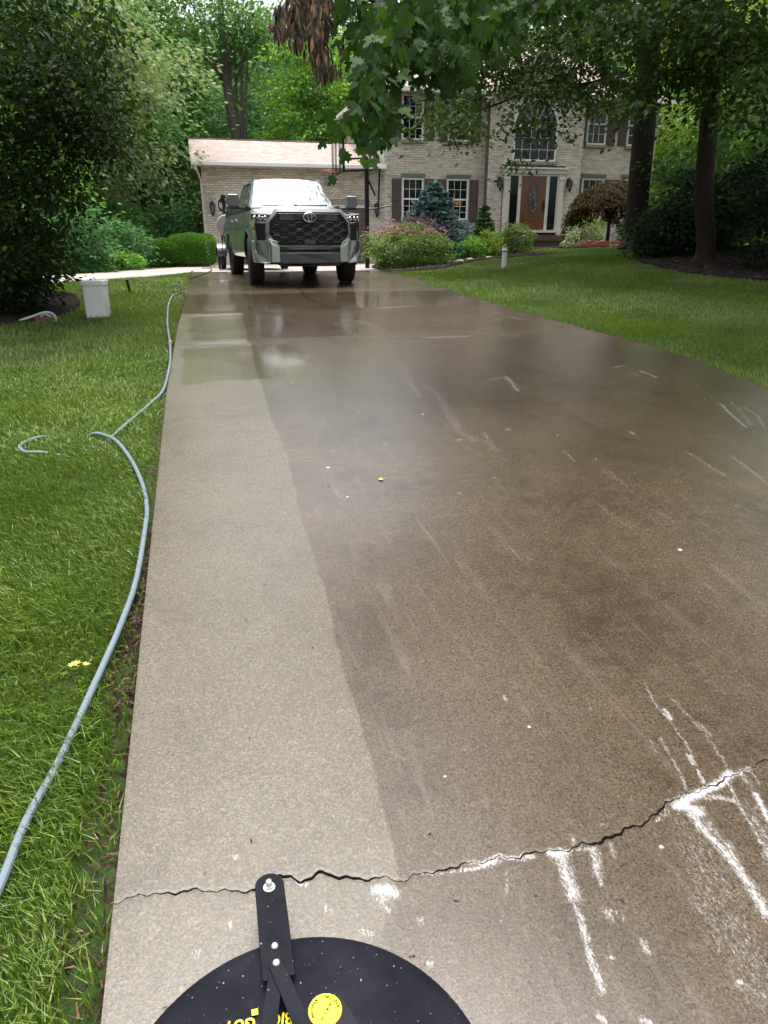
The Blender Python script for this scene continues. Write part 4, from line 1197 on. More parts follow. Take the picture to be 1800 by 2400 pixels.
for s in (-1, 1):
    sg = MB()
    for ya, yb, k in ((1.70, 3.02, 1), (3.12, 4.0, 0)):
        sg.grid([[(s * (cabx(z) - .004), (ya + (.62 * (z - 1.38) / .5 if k else 0)) + (yb - ya - (.62 * (z - 1.38) / .5 if k else 0)) * t, z) for t in (0, .33, .66, 1)] for z in np.linspace(1.38, 1.885, 6)])
    sg.build('side_window', WSCR, truck, smooth=True)
    # mirror
    mm = MB()
    ring = [(.10, .0), (.115, .05), (.115, .17), (.09, .215), (-.08, .215), (-.11, .17), (-.11, .02), (-.09, .0)]
    mm.prism([(s * (1.16 + a), 1.375 + b) for a, b in ring], 1.55, 1.68, 'y')
    mo = mm.build('mirror', MIRDARK, truck, bevel=.03, seg=3)
    ma = MB(); ma.prism([(s * (1.16 + a), 1.33 + b) for a, b in [(.09, .0), (.11, .045), (-.12, .045), (-.10, .0)]], 1.56, 1.67, 'y'); ma.box(min(s * .86, s * 1.06), max(s * .86, s * 1.06), 1.58, 1.65, 1.335, 1.372)
    ma.build('mirror_arm', PLAST, mo, bevel=.01)
    for y in (2.9, 3.85):
        dh = MB(); dh.box(s * 1.0 - .02, s * 1.0 + .02, y, y + .2, 1.14, 1.175); dh.build('door_handle', PAINT, truck, bevel=.012)
    for y in (1.66, 3.02, 4.16):
        sm_ = MB(); sm_.grid([[(s * (sidex(y, z) + .002), y - .006, z), (s * (sidex(y, z) + .002), y + .006, z)] for z in np.linspace(.5, 1.36, 8)]); sm_.build('door_seam', PLAST, truck)
# grille
octo = lambda k, zk=0: [(-.56 - k * .5, 1.235 + k + zk), (.56 + k * .5, 1.235 + k + zk), (.70 + k, 1.08), (.715 + k, .88), (.57 + k * .4, .685 - k), (-.57 - k * .4, .685 - k), (-.715 - k, .88), (-.70 - k, 1.08)]
patch(octo(0), .018, plain('grille_back', (.008, .008, .010), .6), 'grille_back', depth=.02, bevel=0)
def frame_ring(inn, out, proud, mat, name, depth=.07):
    mb = MB(); n = len(inn)
    def sub(poly):
        o_ = []
        for i in range(n):
            a = np.array(poly[i]); b = np.array(poly[(i + 1) % n])
            for j in range(10): o_.append(a + (b - a) * j / 10)
        return o_
    I = sub(inn); O = sub(out); m = len(I)
    V = [(x, yf(x) - proud, z) for x, z in I] + [(x, yf(x) - proud * .4, z) for x, z in O] + [(x, yf(x) - proud + depth, z) for x, z in I] + [(x, yf(x) + depth, z) for x, z in O]
    F = []
    for i in range(m):
        j = (i + 1) % m
        F += [(i, j, m + j, m + i), (i, 2 * m + i, 2 * m + j, j), (m + i, m + j, 3 * m + j, 3 * m + i)]
    mb.add(V, F)
    return mb.build(name, mat, truck, smooth=True, angle=30)
frame_ring(octo(.004), octo(.062), .045, SILVER, 'grille_surround')
frame_ring(octo(-.028), octo(.004), .05, GRILLE, 'grille_inner_frame')
def inside_oct(x, z):
    return bool(in_poly(np.array([x]), np.array([z]), octo(-.02))[0])
row = 0
for zc in (1.045, .975, .905, .835, .765):
    P_ = []
    per = .27; amp = .022
    for x in np.arange(-.72, .721, .0225):
        ph = ((x + (per / 2 if row % 2 else 0)) / per) % 1.0
        h = amp * (1 if .12 < ph < .5 else (-1 if ph > .62 else (ph / .12 * 2 - 1 if ph <= .12 else 1 - (ph - .5) / .12 * 2)))
        if inside_oct(x, zc + h): P_.append((x, yf(x) - .036, zc + h))
    row += 1
    if len(P_) > 3:
        mb = MB(); mb.tube(P_, .0125, 6); mb.build('grille_bar', GRILLE, truck)
for x in np.arange(-.60, .61, .135):
    mb = MB(); mb.tube([(x, yf(x) - .026, 1.05), (x + .02, yf(x) - .026, .90), (x, yf(x) - .026, .72)], .006, 5); mb.build('grille_bar', PLAST, truck)
for (a, b) in ((-.52, -.30), (-.28, .28), (.30, .52)):
    patch([(a, 1.205), (b, 1.205), (b + (.03 if b < 0 else -.0), 1.10), (a - (.0 if a < 0 else .03), 1.10)], .034, GREYP if abs(a) > .29 and abs(b) > .29 else GRILLE, 'grille_panel', depth=.02)
patch([(-.10, .78), (.10, .78), (.10, .70), (-.10, .70)], .045, GREYP, 'sensor_plate', depth=.03)
# badge: one wide oval with two smaller ones crossing inside it
em = MB()
ell = lambda cx_, cz_, a, b, r_: em.tube([(cx_ + a * math.cos(t), yf(0) - .062, cz_ + b * math.sin(t)) for t in np.linspace(0, 2 * math.pi, 32, endpoint=False)], r_, 6, closed=True)
ell(0, 1.150, .112, .077, .0105); ell(0, 1.178, .072, .030, .009); ell(0, 1.150, .032, .070, .009)
em.build('badge', CHROME, truck, smooth=True)
mb = MB(); mb.prism([(.105 * math.cos(t), 1.15 + .07 * math.sin(t)) for t in np.linspace(0, 2 * math.pi, 24, endpoint=False)], yf(0) - .055, yf(0) - .03, 'y'); mb.build('badge_back', GRILLE, truck)
# headlights, vents, bumper
for s in (1, -1):
    q = (lambda P: P) if s > 0 else mir
    hl = patch(q([(.665, 1.185), (.985, 1.215), (.985, 1.10), (.80, 1.075), (.70, 1.085)]), .012, LENS, 'headlight', depth=.04)
    patch(q([(.66, 1.205), (.985, 1.232), (.985, 1.208), (.665, 1.183)]), .020, LAMPW, 'light_strip', hl, depth=.03, bevel=.003)
    patch(q([(.70, 1.083), (.80, 1.073), (.975, 1.098), (.975, 1.086), (.80, 1.060), (.69, 1.070)]), .018, LAMPW, 'light_strip', hl, depth=.03, bevel=.002)
    for xx in (.77, .86, .94):
        mb = MB(); mb.lathe([(.0, 0), (.028, .0), (.034, .02), (.03, .025)], 12, Matrix.Translation((s * xx, yf(xx) - .03, 1.14)) @ Matrix.Rotation(R(90), 4, 'X')); mb.build('projector', CHROME, hl)
    vt = patch(q([(.765, 1.045), (.925, 1.045), (.915, .775), (.775, .775)]), .010, PLAST, 'air_curtain', depth=.03)
    for k in range(5):
        z = .81 + k * .05
        patch(q([(.775, z + .008), (.915, z + .008), (.915, z - .006), (.775, z - .006)]), .018, GRILLE, 'vent_bar', vt, depth=.012, bevel=0)
    patch(q([(.932, 1.05), (.968, 1.05), (.965, .93), (.935, .93)]), .010, AMBER, 'marker_light', depth=.03)
    patch(q([(.935, .925), (.962, .925), (.952, .765), (.93, .765)]), .010, LAMPW, 'light_strip', depth=.03, bevel=.002)
    # silver blade that comes down from the grille surround
    patch(q([(.60, .76), (.755, .80), (.70, .70), (.70, .40), (.55, .40), (.55, .655)]), .075, SILVER, 'bumper_blade', depth=.12, bevel=.012)
    patch(q([(.712, .76), (1.0, .775), (1.005, .60), (.99, .40), (.712, .375)]), .035, PAINT, 'bumper_corner', depth=.10, bevel=.02)
    fg = patch(q([(.40, .675), (.555, .68), (.545, .63), (.39, .63)]), .075, LENS, 'fog_light', depth=.04)
    patch(q([(.405, .672), (.552, .677), (.55, .665), (.404, .660)]), .080, CHROME, 'light_strip', fg, depth=.02, bevel=0)
patch([(-.60, .69), (.60, .69), (.565, .615), (-.565, .615)], .055, GREYP, 'bumper_top', depth=.12)
patch([(-.56, .612), (.56, .612), (.55, .575), (-.55, .575)], .03, PLAST, 'bumper_slot', depth=.08)
patch([(-.56, .572), (.56, .572), (.55, .375), (-.55, .375)], .075, GREYP, 'bumper_valance', depth=.12, bevel=.025)
patch([(-.60, .374), (.60, .374), (.52, .33), (-.52, .33)], .02, PLAST, 'air_dam', depth=.10)
# wheels
def wheel(x, y, parent, r=WR, w=.275, steer=0.0, name='wheel', spokes=6):
    s = 1 if x > 0 else -1
    root = bpy.data.objects.new(name, None); C.objects.link(root); root.parent = parent
    root.location = (x, y, r); root.rotation_euler = (0, 0, steer)
    M = Matrix.Rotation(R(90), 4, 'Y')
    t = MB(); ri = r * .64
    prof = [(ri, -w * .40), (r * .80, -w * .5), (r * .93, -w * .49), (r * .985, -w * .40), (r, -w * .30), (r, -w * .215), (r * .975, -w * .20), (r * .975, -w * .17), (r, -w * .155), (r, -w * .03), (r * .975, -w * .02), (r * .975, w * .02), (r, w * .03), (r, w * .155), (r * .975, w * .17), (r * .975, w * .2), (r, w * .215), (r, w * .30), (r * .985, w * .40), (r * .93, w * .49), (r * .80, w * .5), (ri, w * .40)]
    t.lathe(prof, 40, M)
    for k in range(44):
        a = 2 * math.pi * k / 44
        for sx in (-1, 1):
            Mk = Matrix.Rotation(a, 4, 'X')
            t.box(sx * w * .30 - .022, sx * w * .30 + .022, -.012, .012, r - .004, r + .007, Mk)
    t.build('tyre', RUB, root, smooth=True, angle=40)
    q = MB(); q.lathe([(ri + .006, -w * .42), (ri + .012, -w * .36), (ri - .02, -w * .30), (ri - .03, w * .30), (ri + .012, w * .36), (ri + .006, w * .42), (ri - .012, w * .40)], 32, M)
    for k in range(spokes):
        a = 2 * math.pi * k / spokes
        Mk = Matrix.Rotation(a, 4, 'X')
        for da in (-.17, .17):
            Mk = Matrix.Rotation(a + da, 4, 'X')
            q.box(s * w * .26 - .018, s * w * .26 + .018, -.016, .016, .05, ri, Mk)
    q.lathe([(0, s * w * .34), (.055, s * w * .34), (.075, s * w * .27), (.075, s * w * .1), (0, s * w * .1)], 18, M)
    q.lathe([(.16, s * w * .05), (.15, s * w * .07), (.0, s * w * .07)], 18, M)
    q.build('rim', RIMM, root, smooth=True, angle=30)
    return root
for sx in (-1, 1):
    wheel(sx * .875, FW, truck, steer=R(-4)); wheel(sx * .875, RW, truck)
m = MB(); m.box(-.97, .97, 5.86, 5.98, .52, .78); m.build('rear_bumper', SILVER, truck, bevel=.03)
m = MB(); m.box(-.82, .82, 5.80, 5.87, .80, 1.42); m.build('tailgate', PAINT, truck, bevel=.02)
m = MB(); m.box(-.05, .05, 5.6, 6.2, .44, .52); m.lathe([(0, 0), (.03, 0), (.03, .06), (.04, .09), (.0, .12)], 10, Matrix.Translation((0, 6.17, .52))); m.build('tow_hitch', PLAST, truck)

# ------------------------------------------------------------------ trailer with the wash gear
tx, ty = 1.80, 19.95
trailer = empty('wash_trailer', (1.88, 20.0, float(zd(22.5))), R(2.4), 'black utility trailer with hose reels hitched behind the pickup', 'trailer')
STEEL = plain('black_steel', (.02, .02, .023), .5, metal=.4, var=.2)
m = MB(); m.tube([(0, -.25, .50), (0, 1.1, .52)], .04, 6); m.tube([(-.02, .1, .5), (-.75, 1.2, .52)], .035, 6); m.tube([(.02, .1, .5), (.75, 1.2, .52)], .035, 6)
m.box(-.78, .78, 1.15, 4.4, .46, .56); m.build('chassis', STEEL, trailer)
m = MB()
for i in range(7): m.box(-.76 + i * .218, -.76 + i * .218 + .208, 1.16, 4.38, .562, .60)
m.build('deck', plain('deck_boards', (.12, .085, .055), .8, var=.3, bump=.3), trailer)
for s in (-1, 1):
    wheel(s * .93, 3.0, trailer, r=.33, w=.21, spokes=5)
    fd_ = MB()
    rows = []
    for a in np.linspace(R(5), R(175), 16):
        rows.append([(s * (.80 + k), 3.0 + .43 * math.cos(a), .33 + .42 * math.sin(a)) for k in (.0, .26)])
    fd_.grid(rows); fd_.grid([[r[1] for r in rows], [(r[1][0], 3.0 + (r[1][1] - 3) * .9, .33 + (r[1][2] - .33) * .9) for r in rows]])
    fd_.build('fender', plain('fender_paint', (.035, .036, .045), .25, metal=.2, coat=.5), trailer, smooth=True)
    rl = MB()
    for y in (1.2, 2.2, 3.3, 4.35): rl.box(s * .77 - .02, s * .77 + .02, y - .02, y + .02, .60, .98)
    rl.box(s * .77 - .022, s * .77 + .022, 1.17, 4.38, .98, 1.02); rl.build('side_rail', STEEL, trailer)
m = MB(); m.box(-.74, -.28, 1.6, 2.35, .60, 1.02); m.box(-.72, -.30, 1.62, 2.33, 1.02, 1.05); m.build('pump_box', STEEL, trailer, bevel=.02)
def reel(x, y, z, r, w, mat):
    m = MB(); M = Matrix.Translation((x, y, z)) @ Matrix.Rotation(R(90), 4, 'X')
    m.lathe([(0, -w / 2 - .012), (r, -w / 2 - .012), (r + .012, -w / 2), (r, -w / 2 + .012), (0, -w / 2 + .012)], 30, M); m.lathe([(0, w / 2 - .012), (r, w / 2 - .012), (r + .012, w / 2), (r, w / 2 + .012), (0, w / 2 + .012)], 30, M)
    m.box(x - r * .95, x + r * .95, y - w / 2 - .03, y - w / 2 - .0125, z - .012, z + .012)
    o = m.build('hose_reel', mat, trailer, smooth=True)
    h = MB()
    for k in range(9): h.lathe([(r * .70 + .02 * math.cos(t), -w / 2 + .03 + (w - .06) * k / 8 + .02 * math.sin(t)) for t in np.linspace(0, 2 * math.pi, 9)], 24, M)
    h.build('wound_hose', plain('wound_hose_rubber', (.05, .055, .065), .5), o, smooth=True)
    k = MB(); k.lathe([(0, -w / 2 - .05), (.05, -w / 2 - .05), (.05, -w / 2 - .0125)], 12, M); k.tube([(x, y - w / 2 - .05, z), (x + .02, y - w / 2 - .06, z - .14)], .012, 6); k.build('crank', STEEL, o)
REELM = plain('reel_grey', (.30, .29, .28), .45, metal=.4, var=.1)
reel(-.80, 2.05, 1.20, .27, .30, REELM)
reel(.30, 2.1, 1.0, .29, .34, REELM)
for x, y, h in ((-.80, 2.55, 2.02), (-.22, 2.75, 1.98), (.62, 2.6, 1.95)):
    m = MB(); m.box(x - .035, x + .035, y - .035, y + .035, .58, h)
    for k in range(5): m.tube([(x - .05 + .1 * math.cos(t), y - .06, h - .25 + .14 * math.sin(t) - k * .012) for t in np.linspace(0, 2 * math.pi, 14, endpoint=False)], .014, 5, closed=True)
    m.box(x - .07, x + .07, y - .09, y - .035, h - .10, h - .02)
    m.build('gear_post', STEEL, trailer)
m = MB(); m.box(-.86, .62, 2.62, 2.66, 1.80, 1.86); m.build('cross_bar', plain('rust_red_bar', (.22, .09, .07), .6), trailer)
m = MB(); m.tube(catmull([(-.86, 1.72, 1.25), (-.93, 1.66, 1.0), (-1.0, 1.62, .62), (-1.06, 1.55, .2), (-1.1, 1.4, .03)], 6), .012, 6); m.build('hanging_hose', STEEL, trailer)

# ------------------------------------------------------------------ basketball hoop
HB = (5.28, 23.0, float(tr(5.28, 23.0)))
hoop = empty('basketball_hoop', HB, 0, 'black pole basketball hoop with clear backboard beside the garage door', 'basketball hoop')
HOOPM = plain('hoop_black', (.012, .012, .015), .4, metal=.3, var=.15)
gz0 = HB[2]
m = MB(); m.box(-.06, .06, -.06, .06, -.02, 3.42 - gz0); m.build('pole', HOOPM, hoop, bevel=.012)
m = MB()
for dy in (-.075, .075):
    m.tube([(.42, dy, 3.46 - gz0), (-.72, dy, 3.40 - gz0)], .028, 4); m.tube([(.0, dy, 3.78 - gz0 - .02), (-.74, dy, 3.72 - gz0)], .026, 4)
m.tube([(.0, 0, 3.40 - gz0), (.0, 0, 3.80 - gz0)], .05, 6)
m.build('support_arm', HOOPM, hoop)
m = MB(); m.tube([(.40, 0, 3.46 - gz0), (.36, 0, 2.40 - gz0)], .035, 4); m.tube([(.06, .0, 3.15 - gz0), (.26, .0, 2.75 - gz0)], .03, 6); m.build('lift_strut', HOOPM, hoop)
m = MB(); m.tube([(.0, .0, 2.34 - gz0), (.78, .0, 2.47 - gz0)], .022, 6); m.build('crank_handle', HOOPM, hoop)
m = MB(); bx_ = -.86; y0_, y1_, z0_, z1_ = -.86, .86, 3.30 - gz0, 4.32 - gz0
for a, b, c, d in ((y0_, y1_, z0_, z0_ + .05), (y0_, y1_, z1_ - .05, z1_)): m.box(bx_ - .03, bx_ + .03, a, b, c, d)
for a in (y0_, -.35, .30, y1_ - .05): m.box(bx_ - .028, bx_ + .028, a, a + .05, z0_ + .05, z1_ - .05)
bf = m.build('backboard_frame', HOOPM, hoop)
N = NT('acrylic'); N.set(color=(.80, .84, .86), rough=.03, trans=1.0, ior=1.08, spec=.2); m = MB(); m.box(bx_ - .045, bx_ - .031, y0_, y1_, z0_, z1_); m.build('backboard', N.m, hoop)
rz_ = 3.40 - gz0; rx_ = bx_ - .29
RIMO = plain('orange_rim', (.48, .10, .06), .5)
m = MB(); m.tube([(rx_ + .228 * math.cos(t), .228 * math.sin(t), rz_) for t in np.linspace(0, 2 * math.pi, 28, endpoint=False)], .013, 6, closed=True); m.box(bx_ - .08, bx_ - .046, -.08, .08, rz_ - .06, rz_ + .015); m.box(bx_ - .1, bx_ - .08, -.06, .06, rz_ - .012, rz_ + .012); m.build('rim', RIMO, hoop)
m = MB(); nn_ = 12
for k in range(nn_):
    for sgn in (-1, 1):
        m.tube([(rx_ + rr * math.cos(2 * math.pi * (k + sgn * i * .5) / nn_), rr * math.sin(2 * math.pi * (k + sgn * i * .5) / nn_), rz_ - i * .085) for i, rr in enumerate((.225, .185, .155, .135, .13, .14))], .006, 4)
m.build('net', plain('net_cord', (.16, .13, .14), .8), hoop)
# ------------------------------------------------------------------ surface cleaner in the foreground
DECK = NT('scuffed_black_deck')
p = DECK.pos()
dust = DECK.ramp(DECK.noise(260, 5, .8, p), [(.64, 0.0), (.74, 1.0)])
vsp = DECK.n('TexVoronoi', feature='F1'); vsp.inputs['Scale'].default_value = 120; DECK.l(p, vsp.inputs['Vector'])
spk = DECK.math('LESS_THAN', vsp.outputs['Distance'], DECK.math('MULTIPLY', DECK.math('SUBTRACT', DECK.noise(95, 1, .5, p), .50), .8))
col = DECK.ramp(DECK.noise(9, 5, .6, p), [(.3, (.005, .0055, .009)), (.7, (.013, .013, .019))])
col = DECK.mix(DECK.math('MULTIPLY', dust, .12), col, (.20, .20, .20))
DECK.set(color=DECK.mix(DECK.math('MULTIPLY', spk, .7), col, (.32, .33, .35)), spec=.07)
DECK.set(rough=DECK.math('ADD', DECK.math('MULTIPLY', DECK.noise(30, 4, .7, p), .25), .38))
DECK.bump(DECK.noise(380, 3, .6, p), .12, .004)
DECK = DECK.m
DC = (.053, .778)
cz = float(zd(.8))
cleaner = empty('surface_cleaner', (DC[0], DC[1], cz), 0, 'round black surface cleaner deck with a yellow sticker at the bottom edge', 'surface cleaner')
rd = .354
m = MB()
m.lathe([(.0, .104), (.12, .103), (.26, .098), (.325, .092), (.343, .088), (.351, .081), (rd, .072), (rd, .035), (rd - .006, .033), (rd - .008, .070), (.30, .082), (.0, .09)], 96)
m.build('deck', DECK, cleaner, smooth=True, angle=40)
m = MB(); m.lathe([(rd - .007, .034), (rd - .003, .034), (rd - .002, .006), (rd - .007, .006)], 72); m.build('brush_skirt', RUB, cleaner)
def arm_poly(p0, p1, w, round0=True, round1=True):
    a = np.array(p0); b = np.array(p1); d = (b - a) / np.linalg.norm(b - a); n = np.array([-d[1], d[0]]); ang = math.atan2(d[1], d[0]); out = []
    if round1: out += [tuple(b + w / 2 * np.array([math.cos(ang + t), math.sin(ang + t)])) for t in np.linspace(-math.pi / 2, math.pi / 2, 13)]
    else: out += [tuple(b - n * w / 2), tuple(b + n * w / 2)]
    if round0: out += [tuple(a + w / 2 * np.array([math.cos(ang + t), math.sin(ang + t)])) for t in np.linspace(math.pi / 2, 3 * math.pi / 2, 13)]
    else: out += [tuple(a + n * w / 2), tuple(a - n * w / 2)]
    return out
loc = lambda q: (q[0] - DC[0], q[1] - DC[1])
m = MB(); m.prism(arm_poly(loc((.040, 1.015)), loc((.043, 1.240)), .066, False), .119, .126, 'z'); m.build('caster_arm', DECK, cleaner, bevel=.002)
m = MB(); m.box(loc((.018, 0))[0], loc((.062, 0))[0], loc((0, 1.03))[1], loc((0, 1.10))[1], .090, .1185); m.build('spacer', DECK, cleaner)
BOLT = plain('zinc_bolt', (.62, .61, .58), .35, metal=.8, var=.1)
for i, q in enumerate(((.042, 1.232), (.039, 1.086), (.038, 1.042))):
    x, y = loc(q)
    m = MB(); M = Matrix.Translation((x, y, .126))
    if i == 0:
        m.lathe([(.0, .0005), (.0135, .0005), (.0135, .003), (.0, .003)], 20, M); m.lathe([(.0105, .003), (.0105, .009), (.0, .009)], 6, M); m.lathe([(.006, .009), (.006, .022), (.0, .024)], 12, M)
        for k in range(4): m.lathe([(.006, .010 + k * .003), (.0068, .0115 + k * .003), (.006, .013 + k * .003)], 12, M)
    else:
        m.lathe([(.0, .0125), (.005, .0118), (.0075, .0095), (.0078, .0085), (.0, .0085)] if i == 2 else [(.0, .0045), (.005, .0038), (.0075, .0015), (.0078, .0005), (.0, .0005)], 16, M)
    m.build('bolt', BOLT, cleaner, smooth=True)
# caster under the arm
m = MB(); x, y = loc((.043, 1.232)); M = Matrix.Translation((x, y - .02, .045)) @ Matrix.Rotation(R(90), 4, 'Y'); m.lathe([(.0, -.012), (.04, -.012), (.045, -.006), (.045, .006), (.04, .012), (.0, .012)], 20, M); m.build('caster_wheel', RUB, cleaner, smooth=True)
m = MB(); m.box(x - .018, x - .014, y - .03, y + .01, .045, .1185); m.box(x + .014, x + .018, y - .03, y + .01, .045, .1185); m.build('caster_fork', BOLT, cleaner)
# the two flat bars of the handle yoke
for i, (a, b) in enumerate((((.040, 1.042), (-.045, .70)), ((.037, 1.042), (.125, .70)))):
    m = MB(); m.prism(arm_poly(loc(a), loc(b), .030), .1265 + i * .0042, .1305 + i * .0042, 'z'); m.build('yoke_bar', DECK, cleaner, bevel=.001)
m = MB(); m.tube(catmull([(-.03, -.12, .13), (-.03, -.30, .35), (-.04, -.62, .75), (-.05, -.86, 1.0)], 6), .014, 8); m.tube(catmull([(.08, -.12, .13), (.08, -.30, .35), (.07, -.62, .75), (.06, -.86, 1.0)], 6), .014, 8); m.build('handle', BLACKM, cleaner)
m = MB(); m.lathe([(.0, .16), (.04, .16), (.05, .12), (.05, .1045), (0, .1045)], 20, Matrix.Translation((0, -.0, 0))); m.build('swivel', BOLT, cleaner)
DECAL = plain('decal_film', (.014, .014, .018), .55, var=.1, spec=.1)
for q in (((.07, .955), (.155, .965), (.19, .87), (.09, .86)), ((-.09, .945), (-.005, .955), (-.005, .87), (-.10, .87))):
    m = MB(); m.add([(*loc(v), .1018 + .002) for v in q], [(0, 1, 2, 3)]); m.build('label_film', DECAL, cleaner)
YEL = plain('yellow_print', (.80, .66, .01), .45, var=.03)
INK = plain('black_ink', (.012, .011, .006), .6, spec=.1)
def text_mesh(txt, size, shear=0.0):
    cu = bpy.data.curves.new('t', 'FONT'); cu.body = txt; cu.size = size; cu.shear = shear; cu.extrude = 0; cu.resolution_u = 3; cu.offset = size * .02
    o = bpy.data.objects.new('t', cu); C.objects.link(o)
    bpy.context.view_layer.update()
    me = bpy.data.meshes.new_from_object(o.evaluated_get(bpy.context.evaluated_depsgraph_get()))
    V = [v.co.copy() for v in me.vertices]; F = [tuple(q.vertices) for q in me.polygons]
    bpy.data.objects.remove(o); bpy.data.curves.remove(cu); bpy.data.meshes.remove(me)
    return V, F
def put_text(mb, txt, size, x, y, ang, z, shear=0.0, center=False, sx=1.0):
    V, F = text_mesh(txt, size, shear)
    if not V: return 0
    w = max(v.x for v in V) - min(v.x for v in V); x0_ = min(v.x for v in V)
    c, s = math.cos(ang), math.sin(ang)
    out = []
    for v in V:
        a = ((v.x - x0_) - (w / 2 if center else 0)) * sx; b = v.y
        out.append((x + a * c - b * s, y + a * s + b * c, z))
    mb.add(out, F)
    return w
m = MB(); _a = at_z(687, 2371, .105 + cz); _b = at_z(598, 2385, .105 + cz); _t = math.atan2(_b[1] - _a[1], _b[0] - _a[0]); px_, py_ = loc(_a[:2]); put_text(m, 'BIG', .034, px_, py_, _t, .1056, .15, sx=.86); px_, py_ = loc(_b[:2]); put_text(m, 'GUY', .034, px_, py_, _t, .1056, .15, sx=.86); m.build('lettering', YEL, cleaner)
m = MB(); px_, py_ = loc(at_z(596, 2372, .105 + cz)[:2]); m.add([(px_ - .005, py_ - .006, .1048), (px_ + .007, py_ - .006, .1048), (px_ + .007, py_ + .006, .1048), (px_ - .005, py_ + .006, .1048)], [(0, 1, 2, 3)]); m.build('lettering', YEL, cleaner)
sx_, sy_ = loc(at_z(762, 2368, .105 + cz)[:2]); sr = .0325
m = MB(); m.lathe([(.0, .1062), (sr, .1062), (sr, .1040)], 40, Matrix.Translation((sx_, sy_, 0))); st_ = m.build('sticker', YEL, cleaner)
m = MB()
for w_, a0, a1 in (('WHISPER', 195, 120), ('WHISPER', 75, 0)):
    for k, ch in enumerate(w_):
        a = R(a0 + (a1 - a0) * k / (len(w_) - 1))
        put_text(m, ch, .0092, sx_ + .0225 * math.cos(a), sy_ + .0225 * math.sin(a), a - math.pi / 2, .1072, center=True)
for k, ch in enumerate('WASH'): put_text(m, ch, .0092, sx_ + .008 - k * .006, sy_ + .010 - k * .008, R(235), .1072, center=True)
m.build('sticker_text', INK, st_)

# ------------------------------------------------------------------ hoses and small things on the lawn
K = 1.085
HOSE = plain('blue_grey_hose', (.125, .165, .195), .5, var=.08, scale=30)
def on_lawn(pts, dz):
    out = []
    for (x, y), h in zip(pts, dz):
        P = ground_px(x * K, y * K)
        out.append((P[0], P[1], float(zd(P[1])) - .03 + h))
    return out
near = on_lawn([(-70, 2080), (0, 1935), (60, 1785), (130, 1655), (210, 1480), (262, 1360), (295, 1260), (314, 1150), (318, 1100), (308, 1050), (285, 1000), (255, 960), (228, 945), (202, 940)], [.05, .05, .05, .05, .05, .05, .045, .045, .045, .045, .045, .045, .045, .04])
mid = on_lawn([(182, 938), (165, 934), (130, 933), (92, 944), (60, 958), (44, 971), (56, 981), (95, 981), (140, 975), (185, 962), (225, 948), (270, 920), (330, 872), (352, 848), (362, 815), (368, 780), (367, 740), (362, 705), (362, 680), (364, 660), (372, 640), (384, 634)], [-.02, -.03, -.02, .03, .045, .05, .045, .04, .0, -.02, .0, .035, .045, .045, .04, .04, .035, .035, .03, .035, .03, .03])
end = on_lawn([(384, 634), (391, 633), (388, 628)], [.02, .02, .02])
tip = [at_y(x * K, y * K, 12.9) for x, y in ((390, 632), (391, 624), (386, 617), (378, 614), (371, 617), (369, 624))]
m = MB(); m.tube(catmull(near + mid + [tuple(p) for p in tip], 8), .0118, 10)
ho = m.build('pressure_hose', HOSE, None, smooth=True); tag(ho, 'long blue grey hose lying across the lawn beside the drive', 'hose')
cf = MB(); P_ = on_lawn([(368, 742)], [.04])[0]; cf.tube([(P_[0], P_[1] - .05, P_[2]), (P_[0], P_[1] + .05, P_[2])], .022, 8); cf.build('coupling', BOLT, ho)
# drain hose curled on the grass by the shrubs
GREYH = plain('pale_grey_hose', (.50, .52, .52), .45, var=.06)
y0_ = 10.35
def up(pts, Y): return [tuple(at_y(x * K, y * K, Y)) for x, y in pts]
m = MB()
m.tube(catmull(up([(84, 700), (60, 699), (38, 697), (48, 691), (72, 683), (92, 676), (106, 675), (116, 680), (121, 688), (119, 696), (112, 701)], 10.35), 6), .016, 8)
m.tube(catmull(up([(112, 701)], 10.35) + up([(100, 702), (84, 694), (88, 685), (96, 679), (106, 682), (114, 688)], 10.5), 6), .015, 8)
tag(m.build('curled_hose', GREYH, None, smooth=True), 'pale grey hose curled in loops on the grass near the shrubs', 'hose')
m = MB(); P_ = ground_px(102 * K, 691 * K); m.box(P_[0] - .14, P_[0] + .12, P_[1] - .05, P_[1] + .08, float(zd(P_[1])) - .03, float(zd(P_[1])) + .035)  # low box standing in for a patch of bare soil
tag(m.build('soil_patch', plain('russet', (.17, .075, .04), .85, var=.3, bump=.4), None, bevel=.006), 'terracotta bare soil patch lying inside the curled hose', 'brick')
# white detergent pail
P_ = ground_px(211 * K, 684 * K)
pail = empty('detergent_pail', (P_[0], P_[1] + .14, float(zd(P_[1])) - .03), R(-9), 'tall square white plastic pail standing on the lawn', 'pail')
PLW = plain('white_plastic', (.80, .82, .83), .4, var=.05, scale=5)
def rsq(h, r=.04, n=5):
    out = []
    for cx_, cy_, a0 in ((h - r, h - r, 0), (-h + r, h - r, 90), (-h + r, -h + r, 180), (h - r, -h + r, 270)):
        out += [(cx_ + r * math.cos(R(a0 + 90 * k / n)), cy_ + r * math.sin(R(a0 + 90 * k / n))) for k in range(n + 1)]
    return out
def stack(prof, name, mat, parent):
    mb = MB(); n = len(rsq(.1)); V = []; F = []
    for h, z in prof: V += [(x, y, z) for x, y in rsq(h)]
    for i in range(len(prof) - 1):
        for k in range(n): F.append((i * n + k, i * n + (k + 1) % n, (i + 1) * n + (k + 1) % n, (i + 1) * n + k))
    F += [tuple(range(n - 1, -1, -1)), tuple((len(prof) - 1) * n + k for k in range(n))]
    mb.add(V, F); return mb.build(name, mat, parent, smooth=True, angle=30)
